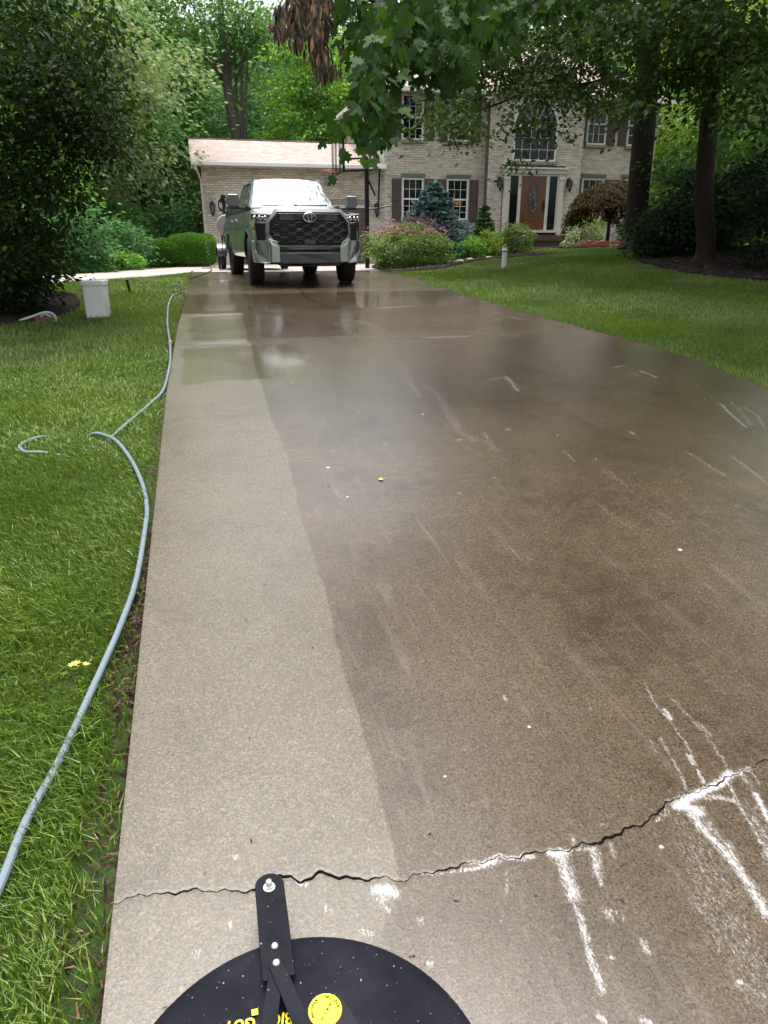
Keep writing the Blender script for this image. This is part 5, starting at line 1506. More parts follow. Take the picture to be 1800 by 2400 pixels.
stack([(.130, 0), (.134, .01), (.135, .04), (.135, .05), (.137, .055), (.139, .42), (.139, .425), (.144, .43)], 'body', PLW, pail)
stack([(.144, .431), (.149, .435), (.149, .455), (.146, .46), (.150, .465), (.150, .485), (.141, .495), (.123, .498), (.123, .490)], 'lid', PLW, pail)
m = MB(); m.tube([(-.01, -.11, .494), (-.01, -.11, .52)], .012, 8); m.build('cap', BLACKM, pail)
m = MB(); m.tube(catmull([(-.151, 0, .44), (-.156, -.05, .40), (-.156, -.10, .35), (-.156, -.11, .32)], 4), .005, 5); m.build('bail', BOLT, pail)
# dark stake, pale stick, marker flag
P_ = ground_px(281 * K, 628 * K); zz = float(zd(P_[1])) - .03
m = MB(); m.tube([(P_[0], P_[1], zz - .02), (P_[0] - .03, P_[1], zz + .20)], .022, 8); m.lathe([(.0, .02), (.028, .02), (.028, .0), (.0, .0)], 10, Matrix.Translation((P_[0] - .032, P_[1], zz + .19))); tag(m.build('ground_stake', BLACKM), 'short black stake standing in the grass before the side drive', 'stake')
P_ = ground_px(95 * K, 645 * K); m = MB(); m.tube([(P_[0] - .12, P_[1] + .1, zd(P_[1]) + .10), (P_[0] + .05, P_[1], zd(P_[1]) + .02), (P_[0] + .10, P_[1] - .1, zd(P_[1]) - .0)], .016, 6); tag(m.build('dead_stick', plain('bleached_wood', (.42, .40, .36), .8)), 'bleached stick poking out of the dark shrubs', 'stick')
# dark cable on the drive behind the truck
m = MB(); m.tube(catmull([tuple(ground_px(x * K, y * K) + np.array([0, 0, .012])) for x, y in ((412, 602), (430, 597), (450, 589), (458, 584), (452, 580), (436, 580), (470, 579), (500, 580))], 6), .011, 6); tag(m.build('water_line', BLACKM), 'thin dark hose trailing over the wet drive to the trailer', 'hose')
# white path bollard
Bx, By = 7.32, 17.02; Bz = float(tr(Bx, By)) - .03
bol = empty('path_bollard', (Bx, By, Bz), 0, 'short white post with a dark band standing in the right lawn', 'post')
m = MB(); m.lathe([(.062, 0), (.062, .375), (.0, .375)], 20); m.build('post', plain('weathered_white', (.62, .62, .58), .6, var=.12, scale=25), bol, smooth=True)
m = MB(); m.lathe([(.0, .375), (.055, .375), (.055, .40), (.0, .40)], 20); m.build('band', BLACKM, bol)
m = MB(); m.lathe([(.0, .401), (.062, .401), (.062, .475), (.0, .475)], 20); m.build('upper_ring', WHITE, bol, smooth=True)
m = MB(); m.lathe([(.052, .475), (.05, .53), (.03, .545), (.0, .547)], 20); m.build('cap', plain('grey_cap', (.16, .17, .17), .5), bol, smooth=True)
# red garden hose heaped by the weeping maple
m = MB()
for k in range(9):
    a0 = random.uniform(0, 6.28); cx_ = 14.0 + random.uniform(-.55, .55); cy_ = 23.9 + random.uniform(-.2, .2)
    zb = float(tr(cx_, cy_)) + .03
    m.tube([(cx_ + (.5 + .1 * math.sin(3 * t)) * math.cos(t + a0), cy_ + .25 * math.sin(t + a0), zb + .02 + .05 * (1 + math.sin(2 * t + k)) + k * .006) for t in np.linspace(0, 5.6, 22)], .013, 6)
tag(m.build('garden_hose', plain('red_hose', (.36, .035, .04), .5)), 'red garden hose heaped on the mulch under the weeping maple', 'hose')
P_ = (12.9, 21.6); zz = float(tr(*P_)) - .03
m = MB(); m.tube([(P_[0], P_[1], zz - .02), (P_[0] - .03, P_[1], zz + .34)], .010, 5); m.add([(P_[0] - .03, P_[1], zz + .36), (P_[0] + .03, P_[1], zz + .33), (P_[0] - .0, P_[1] + .004, zz + .20), (P_[0] - .03, P_[1], zz + .22)], [(0, 1, 2, 3)])
tag(m.build('marker_flag', plain('pale_yellow', (.62, .58, .30), .7)), 'little pale yellow marker stake in the lawn before the red hose', 'marker')
# fallen leaves and litter
LEAFY = plain('yellow_leaf', (.55, .45, .05), .6, var=.2, scale=60)
def fallen(x, y, z, s, ang, name, label, mat):
    mb = MB(); n = len(lobes); c, sn = math.cos(ang), math.sin(ang)
    V = [(x + s * (a * c - b * sn), y + s * (a * sn + b * c), z + .012 * s * 10 * (abs(a) ** 1.5) + .004) for a, b in lobes] + [(x, y, z + .004)]
    mb.add(V, [(i, (i + 1) % n, n) for i in range(n)]); mb.tube([(x + s * .16 * sn, y - s * .16 * c, z + .006), (x + s * .34 * sn, y - s * .34 * c, z + .01)], .0012, 4)
    tag(mb.build(name, mat), label, 'leaf')
P_ = ground_px(164 * K, 1452 * K); fallen(P_[0], P_[1], P_[2] + .03, .105, .6, 'fallen_leaf', 'yellow fallen leaf on the long grass beside the hose', LEAFY)
P_ = ground_px(190 * K, 1448 * K); fallen(P_[0], P_[1], P_[2] + .025, .075, 2.4, 'fallen_leaf', 'small tan fallen leaf next to the yellow one in the grass', plain('tan_leaf', (.34, .25, .12), .7))
P_ = ground_px(824 * K, 1036 * K); fallen(P_[0], P_[1], P_[2], .10, 1.4, 'fallen_leaf', 'small yellow leaf lying on the wet concrete', LEAFY)
n = 260
lx = rng.uniform(-.2, 4.6, n); ly = 1.0 + 8 * rng.random(n) ** 1.6
slivers(np.stack([lx, ly, zd(ly) + .004], -1), .004, .016, .004, 'twig_litter', CHIP, 'scattered bits of bark and twig on the wet concrete', .1)
# ------------------------------------------------------------------ plants
RHOMB = (np.array([(0, 0, 0), (-.30, .45, .06), (0, 1, -.04), (.30, .45, .06)]), [np.array([(0, 3, 2), (0, 2, 1)])])
OVAL = (np.array([(0, 0, 0), (-.26, .30, .05), (-.24, .62, .05), (0, 1, -.08), (.24, .62, .05), (.26, .30, .05)]), [np.array([(0, 4, 3), (0, 5, 4), (0, 3, 2), (0, 2, 1)])])
_ml = [(0, 0), (.10, .10), (.36, .02), (.30, .20), (.52, .36), (.40, .42), (.44, .64), (.22, .56), (.15, .66), (.18, .84), (.0, 1.05), (-.18, .84), (-.15, .66), (-.22, .56), (-.44, .64), (-.40, .42), (-.52, .36), (-.30, .20), (-.36, .02), (-.10, .10)]
MAPLE = (np.array([(0, .36, 0)] + [(x, y, .10 * abs(x) - .12 * max(0, y - .5)) for x, y in _ml]), [np.array([(0, 1 + k, 1 + (k + 1) % len(_ml)) for k in range(len(_ml))])])
NEED = (np.array([(-.06, 0, 0), (.06, 0, 0), (0, 1, .0)]), [np.array([(0, 1, 2)])])
def leaves(P, D, Nn, s, tmpl, rnd=None):
    """P base points, D tip directions, Nn rough face normals, s sizes -> V, faces, rnd"""
    n = len(P); T, G = tmpl; k = len(T)
    D = D / (np.linalg.norm(D, axis=1, keepdims=True) + 1e-9)
    X = np.cross(D, Nn); X /= (np.linalg.norm(X, axis=1, keepdims=True) + 1e-9)
    Z = np.cross(X, D)
    V = P[:, None, :] + s[:, None, None] * (T[None, :, 0:1] * X[:, None, :] + T[None, :, 1:2] * D[:, None, :] + T[None, :, 2:3] * Z[:, None, :])
    F = [(np.arange(n)[:, None, None] * k + g[None]).reshape(-1, g.shape[1]) for g in G]
    r = rng.random(n) if rnd is None else rnd
    return V.reshape(-1, 3), F, np.repeat(r, k)
def leaf_obj(name, P, D, Nn, s, tmpl, mat, parent, rnd=None, kind=None):
    V, F, r = leaves(P, D, Nn, s, tmpl, rnd)
    o = link(name, np_mesh(name, V - (np.array(parent.location) if parent else 0), F, False, {'rnd': r}), mat, parent)
    if kind: o['kind'] = kind
    return o
def rand_unit(n): v = rng.normal(size=(n, 3)); return v / np.linalg.norm(v, axis=1, keepdims=True)
def sprays(C_, rad, per, droop=.35, flat=.35, outward=None, jitter=.5):
    """Flat, slightly hanging sprays of leaves round each centre. Returns P, D, N."""
    m = len(C_)
    rad = np.broadcast_to(rad, (m,))
    Cr = np.repeat(C_, per, 0); rr = np.repeat(rad, per)
    out = np.repeat(outward if outward is not None else rand_unit(m) * np.array([1, 1, .2]), per, 0)
    q = rng.normal(size=(m * per, 3)) * .5
    P = Cr + q * rr[:, None] * np.array([1, 1, flat])
    h = np.hypot(q[:, 0], q[:, 1])
    P[:, 2] -= droop * rr * h * h
    D = out * .7 + q * np.array([1, 1, .3]) + rng.normal(size=(m * per, 3)) * jitter
    D[:, 2] -= droop * .9
    Nn = rng.normal(size=(m * per, 3)) * .45; Nn[:, 2] += 1
    return P, D, Nn
def crown_points(n, c, r, shell=.45, lump=.22, zmin=None, seed=0.0):
    u = rand_unit(n)
    lum = 1 + lump * (np.sin(u[:, 0] * 5 + seed) * np.sin(u[:, 1] * 6 + 2 * seed) + .6 * np.sin(u[:, 2] * 9 + seed * 3))
    t = (shell + (1 - shell) * rng.random(n)) ** .6
    P = np.array(c) + u * np.array(r) * (lum * t)[:, None]
    if zmin is not None:
        k = P[:, 2] > zmin; P = P[k]; u = u[k]
    return P, u
def limb(mb, pts, r0, r1, n=6, seg=8, wob=.0):
    Q = catmull(pts, n)
    if wob: Q = [q + rng.normal(0, wob, 3) * (i > 0) for i, q in enumerate(Q)]
    mb.tube(Q, list(np.linspace(r0, r1, len(Q)) ** 1.0), seg)
    return Q
BARK = bark_mat('bark_brown', (.028, .020, .015), (.10, .075, .055))
BARKD = bark_mat('bark_dark', (.014, .010, .009), (.055, .040, .032))
BARKG = bark_mat('bark_grey', (.06, .052, .045), (.21, .185, .16))
BARKM = bark_mat('bark_mossy', (.05, .055, .025), (.14, .14, .07))
def trunk_obj(root, mb, mat):
    o = mb.build('trunk', mat, root, smooth=True, angle=60)
    o.data.transform(Matrix.Translation(-Vector(root.location)))
    return o
def tree(name, label, base, top, r0, c, r, n_spray, per, srad, lsize, mat, bark, tmpl=RHOMB, group=None, lean=(0, 0), limbs=9, shell=.4, lump=.25, droop=.35, cat='tree', zmin=None, extra=None):
    bz = float(tr(*base)) - .05
    root = empty(name, (base[0], base[1], bz), 0, label, cat, group)
    mb = MB(); b = np.array([base[0], base[1], bz]); t = np.array([base[0] + lean[0], base[1] + lean[1], top])
    pts = [b, b + (t - b) * .3 + rng.normal(0, .1, 3) * [1, 1, 0], b + (t - b) * .65 + rng.normal(0, .15, 3) * [1, 1, 0], t]
    Q = catmull(pts, 6)
    rad = np.linspace(r0, r0 * .28, len(Q)); rad[0] *= 1.35
    mb.tube(Q, list(rad), 10)
    P, u = crown_points(n_spray, c, r, shell, lump, zmin, seed=base[0])
    if extra is not None:
        E_ = np.array(extra, float); P = np.vstack([P, E_]); w = E_ - np.array(c); u = np.vstack([u, w / (np.linalg.norm(w, axis=1, keepdims=True) + 1e-6)])
    for k in rng.choice(len(P), min(limbs, len(P)), replace=False):
        f = rng.uniform(.35, .9); s = Q[int(f * (len(Q) - 1))]
        mid_ = (s + P[k]) / 2 + np.array([0, 0, .12 * np.linalg.norm(P[k] - s)])
        limb(mb, [s, mid_, P[k]], r0 * .30 * (1.1 - f) + .015, .012, 4, 6)
    trunk_obj(root, mb, bark)
    ow = u * np.array([1, 1, .35])
    Pl, D, Nn = sprays(P, srad * rng.uniform(.7, 1.3, len(P)), per, droop, .32, ow)
    leaf_obj('crown', Pl, D, Nn, lsize * rng.uniform(.7, 1.25, len(Pl)), tmpl, mat, root)
    return root
L_DARK = leaf_mat('leaf_dark_maple', (.010, .028, .008), (.034, .075, .018))
L_MID = leaf_mat('leaf_mid_green', (.022, .060, .016), (.070, .150, .035))
L_COOL = leaf_mat('leaf_cool_green', (.022, .070, .028), (.070, .170, .062))
L_PALE = leaf_mat('leaf_pale_locust', (.065, .105, .045), (.160, .215, .100))
L_YEL = leaf_mat('leaf_yellow_green', (.060, .115, .014), (.150, .235, .035))
L_LIME = leaf_mat('leaf_lime', (.050, .130, .020), (.130, .270, .040))
L_NEAR = leaf_mat('leaf_near_maple', (.012, .034, .007), (.040, .100, .016), trans=.38, big=1.2, k=.9)
L_BOX = leaf_mat('leaf_boxwood', (.030, .085, .012), (.090, .200, .030))

# ---- woods behind the house
tree('beech_tree', 'pale feathery tree leaning over the side drive behind the hedge', (-4.2, 30.5), 12, .28, (-3.7, 30.5, 6.8), (4.0, 3.4, 5.0), 260, 56, 1.0, .20, L_PALE, BARKG, limbs=14, droop=.55, lump=.3, group=None)
tree('tall_tree', 'tall tree with a thick bare grey trunk rising behind the garage roof', (2.9, 42), 13.2, .46, (1.9, 42.6, 11.6), (3.6, 3.2, 1.7), 110, 50, 1.3, .26, L_MID, BARKG, lean=(-.5, .2), limbs=12)
tree('maple_tree', 'bright green layered maple behind the middle of the garage roof', (7.0, 40), 10.5, .18, (7.0, 39.8, 6.6), (2.9, 2.8, 4.2), 180, 56, 1.0, .22, L_LIME, BARK, droop=.5)
tree('maple_tree', 'cool green maple filling the gap between garage and upper storey', (10.5, 45), 13, .2, (9.8, 44, 8.0), (5, 4, 6), 210, 56, 1.2, .25, L_COOL, BARK, droop=.4)
tree('sapling', 'thin pale sapling beside the gable end of the house', (7.2, 39.2), 9.5, .07, (7.3, 39.2, 9.0), (1.6, 1.5, 2.6), 50, 40, .7, .20, L_YEL, BARKM, limbs=5)
tree('sapling', 'second thin sapling left of the gable end, greyer stem', (6.1, 38.8), 9.0, .055, (6.0, 38.8, 9.6), (1.4, 1.4, 2.2), 36, 40, .7, .20, L_MID, BARKG, limbs=4)
tree('woodland_tree', 'dark green tree behind the left end of the garage roof', (-2.2, 42), 13, .22, (-2.2, 42.5, 8.0), (3.8, 3.2, 5.4), 200, 56, 1.15, .24, L_MID, BARKD, droop=.4)
tree('woodland_tree', 'mossy thin trunked tree in the shade left of the garage', (-2.4, 33.5), 8.2, .12, (-2.3, 34, 7.4), (2.6, 2.2, 3.2), 110, 50, .9, .20, L_COOL, BARKM, limbs=8)
tree('woodland_tree', 'cool green tree above the side drive, behind the pail', (-7.2, 27.5), 11, .18, (-6.6, 27.0, 6.0), (3.2, 3.0, 4.6), 210, 54, .95, .20, L_COOL, BARKD, droop=.5)
tree('woodland_tree', 'leafy understorey tree with bright boughs beside the dark shrubs', (-5.2, 23.5), 6.0, .10, (-4.8, 23.2, 3.6), (2.0, 1.9, 2.5), 150, 48, .75, .16, L_LIME, BARKD, droop=.55)
tree('woodland_tree', 'deep shade tree at the back between the garage and the pale tree', (-5.5, 40), 13, .3, (-5, 41, 8), (6, 4, 6), 230, 54, 1.4, .28, L_MID, BARKD)
tree('woodland_tree', 'high pale crowned tree at the upper left of the woods', (-10, 44), 15, .35, (-9, 44, 9), (7, 5, 6.5), 240, 54, 1.5, .30, L_PALE, BARKG)
tree('woodland_tree', 'tall cool green tree rising right behind the bare grey trunk', (6.5, 50), 14, .35, (6.0, 50, 8.0), (7, 4.5, 5.6), 250, 54, 1.5, .30, L_COOL, BARKG)
tree('roadside_tree', 'sunlit lime green tree beyond the corner of the house', (23.5, 31), 12, .2, (22.8, 30.5, 6.6), (4.0, 3.6, 6.2), 280, 54, 1.05, .23, L_YEL, BARK, droop=.45, zmin=.9)
tree('roadside_tree', 'second lime green tree behind the thin dark trunk', (26.5, 25.5), 12, .2, (25.5, 25.5, 6.4), (4.4, 3.6, 6.0), 280, 54, 1.05, .23, L_LIME, BARK, droop=.45, zmin=.9)
tree('roadside_tree', 'dull green tree closing the woods at the far right', (33, 33), 15, .3, (31, 34, 7), (6, 5, 8), 260, 54, 1.4, .28, L_MID, BARKD, zmin=.7)
tree('roadside_tree', 'tall tree standing behind the roof ridge of the house', (19.5, 44), 16, .3, (18.5, 43, 9), (8, 4, 6), 230, 54, 1.5, .30, L_MID, BARKD)
# the wood further back reads as one mass
n = 2300
wx = rng.uniform(-40, 58, n); wy = 56 + rng.uniform(0, 9, n) - .004 * (wx - 5) ** 2
wz = rng.uniform(.5, 15.2, n)
P_, D_, N_ = sprays(np.stack([wx, wy, wz], -1), 2.2, 44, .4, .4, None)
o = leaf_obj('woodland', P_, D_, N_, .5 * rng.uniform(.7, 1.3, len(P_)), RHOMB, leaf_mat('leaf_woodland', (.018, .050, .018), (.055, .120, .038)), None)
tag(o, 'mass of green woodland closing the view behind the house', 'woods', kind='stuff')
m = MB()
for k in range(40):
    x = rng.uniform(-40, 58); y = 54 + rng.uniform(0, 8) - .004 * (x - 5) ** 2
    m.tube([(x, y, 0), (x + rng.normal(0, .6), y, 9), (x + rng.normal(0, 1), y, 17)], [.3, .22, .1], 7)
tag(m.build('woodland_stems', BARKD), 'dark stems inside the far woodland', 'woods', kind='stuff')

# ---- understorey by the side drive
def shrub(name, label, x, y, rx, ry, h, n, per, ls, mat, tmpl=RHOMB, srad=.22, shell=.55, group=None, cat='shrub', dz=0.0, lump=.18, droop=.3, extra=None, stems=6):
    z = float(tr(x, y)) - .03 + dz
    root = empty(name, (x, y, z), 0, label, cat, group)
    P, u = crown_points(n, (x, y, z + h * .48), (rx, ry, h * .52), shell, lump, z + .05, seed=x * 3 + y)
    mb = MB()
    for k in range(stems):
        q = P[rng.integers(len(P))]
        limb(mb, [np.array([x, y, z - .03]) + rng.normal(0, .04, 3) * [1, 1, 0], np.array([(x + q[0]) / 2, (y + q[1]) / 2, z + h * .4]), q], .018 + .008 * h, .006, 3, 5)
    o = mb.build('stems', BARKD, root, smooth=True); o.data.transform(Matrix.Translation(-Vector(root.location)))
    Pl, D, Nn = sprays(P, srad * rng.uniform(.7, 1.3, len(P)), per, droop, .5, u * np.array([1, 1, .8]))
    k = Pl[:, 2] > z + .02
    Pl, D, Nn = Pl[k], D[k], Nn[k]
    leaf_obj('foliage', Pl, D, Nn, ls * rng.uniform(.7, 1.3, len(Pl)), tmpl, mat, root)
    return root, P, u
shrub('understorey_bush', 'loose green bush at the edge of the side drive behind the pail', -3.4, 21.2, 1.3, .9, 1.7, 110, 44, .13, L_COOL, srad=.4)
shrub('understorey_bush', 'low bushy growth in the shade left of the hedge', -2.6, 25.2, 1.3, 1.0, 1.5, 110, 44, .13, L_COOL, srad=.4)
shrub('understorey_bush', 'taller shaded bush between the hedge and the pale tree', -2.9, 28.5, 1.5, 1.2, 2.4, 120, 46, .15, L_MID, srad=.5)
shrub('understorey_bush', 'leggy bush with bright tips under the understorey tree', -4.6, 19.6, 1.3, 1.0, 1.9, 110, 44, .12, L_MID, srad=.4)
shrub('understorey_bush', 'deep shade bush behind the left end of the garage', -.6, 31.5, 1.2, 1.0, 2.2, 90, 44, .16, L_COOL, srad=.5)
shrub('understorey_bush', 'small light green weed clump on the verge of the side drive', -1.95, 23.4, .5, .35, .55, 40, 26, .09, L_LIME, srad=.16)
# ---- clipped hedges
def hedge(label, x, y, rx, ry, h, seed):
    z = float(tr(x, y)) - .03
    root = empty('boxwood_hedge', (x, y, z), 0, label, 'hedge', 'clipped hedge beside the garage')
    n = 24000
    u = rand_unit(n)
    e = 3.4
    nrm = (np.abs(u[:, 0]) ** e + np.abs(u[:, 1]) ** e + np.abs(u[:, 2]) ** e) ** (1 / e)
    q = u / nrm[:, None] * (1 - .16 * rng.random(n) ** 2 + .04 * np.sin(u[:, :1] * 9 + seed)[:, 0])[:, None]
    P = np.array([x, y, z + h * .54]) + q * np.array([rx, ry, h * .47])
    k = P[:, 2] > z + .1; P = P[k]; u = u[k]
    leaf_obj('foliage', P, u + rng.normal(size=u.shape) * .6 + np.array([0, 0, .4]), rng.normal(size=u.shape) + u, .05 * rng.uniform(.7, 1.3, len(P)), RHOMB, L_BOX, root)
    mb = MB()
    for k in range(7): limb(mb, [np.array([x, y, z - .02]) + rng.normal(0, .1, 3) * [1, .4, 0], np.array([x, y, z + .3]) + rng.normal(0, .2, 3), np.array([x, y, z + .6]) + rng.normal(0, .25, 3)], .025, .01, 3, 5)
    o = mb.build('stems', BARKD, root); o.data.transform(Matrix.Translation(-Vector(root.location)))
hedge('lower, rounder clipped boxwood at the outer end of the hedge', -1.02, 27.45, .66, .6, .92, 1.0)
hedge('wider clipped boxwood standing against the garage corner', .02, 27.55, .82, .62, 1.10, 2.0)

# ---- planting before the house
L_SPIR = leaf_mat('leaf_spirea', (.040, .090, .018), (.120, .185, .040))
sp, P, u = shrub('spirea_bush', 'broad flowering bush with pink heads at the corner of the drive', 6.05, 21.0, 1.22, .85, 1.12, 230, 46, .075, L_SPIR, srad=.20)
k = P[:, 2] > P[:, 2].min() + .62 * np.ptp(P[:, 2])
T_ = P[k]; T_ = np.repeat(T_, 5, 0) + rng.normal(0, .13, (len(T_) * 5, 3)); T_[:, 2] += .10
Pl, D, Nn = sprays(T_, .06, 12, .0, .3, None)
N = NT('pink_bloom'); N.set(color=N.ramp(N.attr('rnd'), [(.0, (.30, .075, .14)), (.6, (.50, .17, .24)), (1.0, (.52, .26, .22))]), rough=.7); PINK = N.m
leaf_obj('flower_heads', Pl, D, Nn, .035 * rng.uniform(.7, 1.3, len(Pl)), RHOMB, PINK, sp, kind='stuff')
def spruce(label, x, y, rad, h, mat, tiers, seed, dz=0.0, nsh=2600, ln=.06):
    z = float(tr(x, y)) - .03 + dz
    root = empty('spruce', (x, y, z), 0, label, 'spruce')
    mb = MB(); mb.tube([(x, y, z - .03), (x, y, z + h * .95)], [.05 * h / 2 + .02, .008], 7)
    Ps = []; Ds = []; Bs = []
    for t in range(tiers):
        f = (t + .5) / tiers
        zz = z + .12 + (h - .15) * f
        rr = rad * (1 - f) ** .72 * (.9 + .2 * rng.random())
        nb = max(5, int(15 * (1 - f) + 5))
        for b in range(nb):
            a = 2 * math.pi * (b + rng.random() * .8) / nb + t
            L = rr * rng.uniform(.78, 1.12)
            S0 = np.array([x, y, zz]); E = S0 + np.array([math.cos(a) * L, math.sin(a) * L, L * (.10 - .18 * (1 - f))]) + rng.normal(0, .03, 3)
            Md = (S0 + E) / 2 + np.array([0, 0, .04 * L])
            mb.tube([S0, Md, E], [.016, .010, .004], 4)
            m_ = int(nsh / tiers / nb * (.5 + L / rad) + 10)
            tt = rng.uniform(.12, 1.0, m_) ** .8
            ax = S0 + (E - S0) * tt[:, None]
            side = np.cross(E - S0, [0, 0, 1.0]); side /= np.linalg.norm(side)
            off = rng.uniform(-1, 1, m_) * .26 * L * np.sin(np.clip(tt, .1, 1) * 2.6)
            Q_ = ax + side * off[:, None]; Q_[:, 2] -= np.abs(off) * .15 + rng.normal(0, .012, m_)
            Ps.append(Q_); Ds.append((E - S0) / L + side * np.sign(off)[:, None] * .7 + rng.normal(0, .25, (m_, 3)) + np.array([0, 0, .25]))
    P = np.vstack(Ps); D = np.vstack(Ds)
    o = mb.build('trunk', BARKD, root); o.data.transform(Matrix.Translation(-Vector(root.location)))
    # each shoot: three crossed slivers
    P3 = np.repeat(P, 3, 0); D3 = np.repeat(D, 3, 0) + rng.normal(0, .35, (len(P) * 3, 3))
    leaf_obj('needles', P3, D3, rng.normal(size=P3.shape) + [0, 0, .6], ln * rng.uniform(.8, 1.5, len(P3)), RHOMB, mat, root)
L_BLUE = leaf_mat('needle_blue', (.035, .070, .075), (.115, .185, .190), trans=.1)
L_SPRG = leaf_mat('needle_green', (.022, .060, .018), (.060, .125, .035), trans=.1)
spruce('broad blue grey spruce in front of the ground floor windows', 7.85, 24.3, 1.62, 2.45, L_BLUE, 16, 1, nsh=8200, ln=.088)
spruce('small dark green cone shaped spruce beside the front door bay', 10.55, 26.6, .62, 1.75, L_SPRG, 13, 2, nsh=3600, ln=.06)
shrub('round_shrub', 'clipped round green shrub between the blue and the cone shaped spruce', 9.75, 26.3, .50, .45, .85, 70, 34, .05, L_BOX, srad=.12)
shrub('low_shrub', 'low leafy shrub at the foot of the blue spruce', 8.0, 22.9, .40, .35, .58, 50, 30, .08, L_COOL, srad=.15)
shrub('low_shrub', 'light green low shrub, middle of the three along the bed', 8.75, 23.0, .40, .35, .62, 50, 30, .08, L_LIME, srad=.15)
shrub('low_shrub', 'taller of the three low shrubs, next to the flowering bush by the door', 9.5, 23.4, .45, .4, .82, 60, 30, .08, L_YEL, srad=.16)
ds, P, u = shrub('flowering_shrub', 'loose shrub with peach blooms in front of the door step', 10.75, 24.2, .68, .55, .95, 90, 34, .075, L_SPIR, srad=.18)
k = rng.choice(len(P), 14, replace=False); T_ = P[k] + [0, 0, .12]
Pl, D, Nn = sprays(T_, .07, 14, .0, .5, None)
N = NT('peach_bloom'); N.set(color=(.62, .40, .28), rough=.7); leaf_obj('flower_heads', Pl, D, Nn, .05 * np.ones(len(Pl)), RHOMB, N.m, ds, kind='stuff')
L_YBUSH = leaf_mat('leaf_gold', (.10, .15, .02), (.24, .30, .05))
shrub('gold_shrub', 'yellow green shrub peeping out behind the blue spruce', 7.15, 25.6, .45, .4, 1.35, 45, 28, .08, L_YBUSH, srad=.16)
shrub('rusty_perennial', 'small rust coloured plant behind the low shrubs', 9.15, 24.3, .28, .25, .62, 22, 22, .07, leaf_mat('leaf_rust', (.10, .03, .015), (.24, .09, .03)), srad=.12)
# rocks edging the bed
for k, (x, y, s) in enumerate(((7.6, 21.0, .10), (8.2, 21.7, .08), (8.9, 21.9, .07))):
    mb = MB(); V = []; 
    bm_ = bmesh.new(); bmesh.ops.create_icosphere(bm_, subdivisions=2, radius=s)
    for v in bm_.verts: v.co = Vector((v.co.x * 1.5, v.co.y, v.co.z * .6)) * random.uniform(.85, 1.12)
    me = bpy.data.meshes.new('edging_stone'); bm_.to_mesh(me); bm_.free()
    o = link('edging_stone', me, plain('pale_stone%d' % k, (.42, .40, .37), .8, var=.2, bump=.4), None, (x, y, float(tr(x, y)) + .03))
    tag(o, ('pale stone edging the mulch near the pink bush', 'pale stone in the mulch below the first low shrub', 'small pale stone in the mulch below the middle low shrub')[k], 'stone')
# ---- weeping maple and its neighbours
WX, WY = 14.75, 25.0
wz = float(tr(WX, WY)) + .02
wm = empty('weeping_maple', (WX, WY, wz), 0, 'umbrella shaped weeping maple with rusty and dark foliage', 'tree')
mb = MB()
Q0 = np.array([WX, WY, wz])
limb(mb, [Q0, Q0 + [.02, 0, .5], Q0 + [.0, 0, .95]], .075, .06, 5, 8)
tips = []
for k in range(11):
    a = 2 * math.pi * k / 11 + .3; L = rng.uniform(.7, 1.25)
    e = Q0 + [math.cos(a) * L, math.sin(a) * L, 1.9 + rng.uniform(-.1, .15)]
    limb(mb, [Q0 + [0, 0, .92], Q0 + [math.cos(a) * L * .35, math.sin(a) * L * .35, 1.45], e, e + [math.cos(a) * .35, math.sin(a) * .35, -.35]], .04, .01, 4, 6)
o = mb.build('trunk', BARKD, wm, smooth=True); o.data.transform(Matrix.Translation(-Vector(wm.location)))
n = 900
a = rng.uniform(0, 2 * math.pi, n); t = rng.random(n) ** .75
rr = 1.5 * np.sin(t * math.pi / 2); hz = 2.05 * np.cos(t * math.pi / 2 * .93) ** .7 + .15
low = t > .82
keep = ~((t > .62) & (np.cos(a + 1.9) > .1)) & ~(low & (np.sin(a * 3 + 1) < -.1))
Cn = np.stack([WX + rr * np.cos(a), WY + rr * np.sin(a) * .85, wz + hz - rng.random(n) * .35], -1)[keep]
ow = np.stack([np.cos(a), np.sin(a), -.5 - t], -1)[keep]
Pl, D, Nn = sprays(Cn, .20, 30, .6, .35, ow); D[:, 2] -= .5
L_JM = leaf_mat('leaf_weeping_maple', (.022, .016, .010), (.060, .052, .018), hue=(.86, (.14, .045, .015)))
leaf_obj('crown', Pl, D, Nn, .085 * rng.uniform(.7, 1.3, len(Pl)), RHOMB, L_JM, wm)
shrub('variegated_shrub', 'pale variegated shrub left of the weeping maple stem', 13.55, 24.7, .62, .45, .72, 70, 32, .075, leaf_mat('leaf_varieg', (.10, .16, .07), (.34, .38, .24)), srad=.18)
shrub('house_shrub', 'yellow green shrub behind the weeping maple trunk', 15.0, 27.0, .7, .5, 1.2, 70, 34, .09, L_YEL, srad=.2)
shrub('house_shrub', 'light green shrub between the weeping maple and the thick trunk', 15.9, 25.2, .55, .5, 1.15, 60, 34, .09, L_LIME, srad=.2)

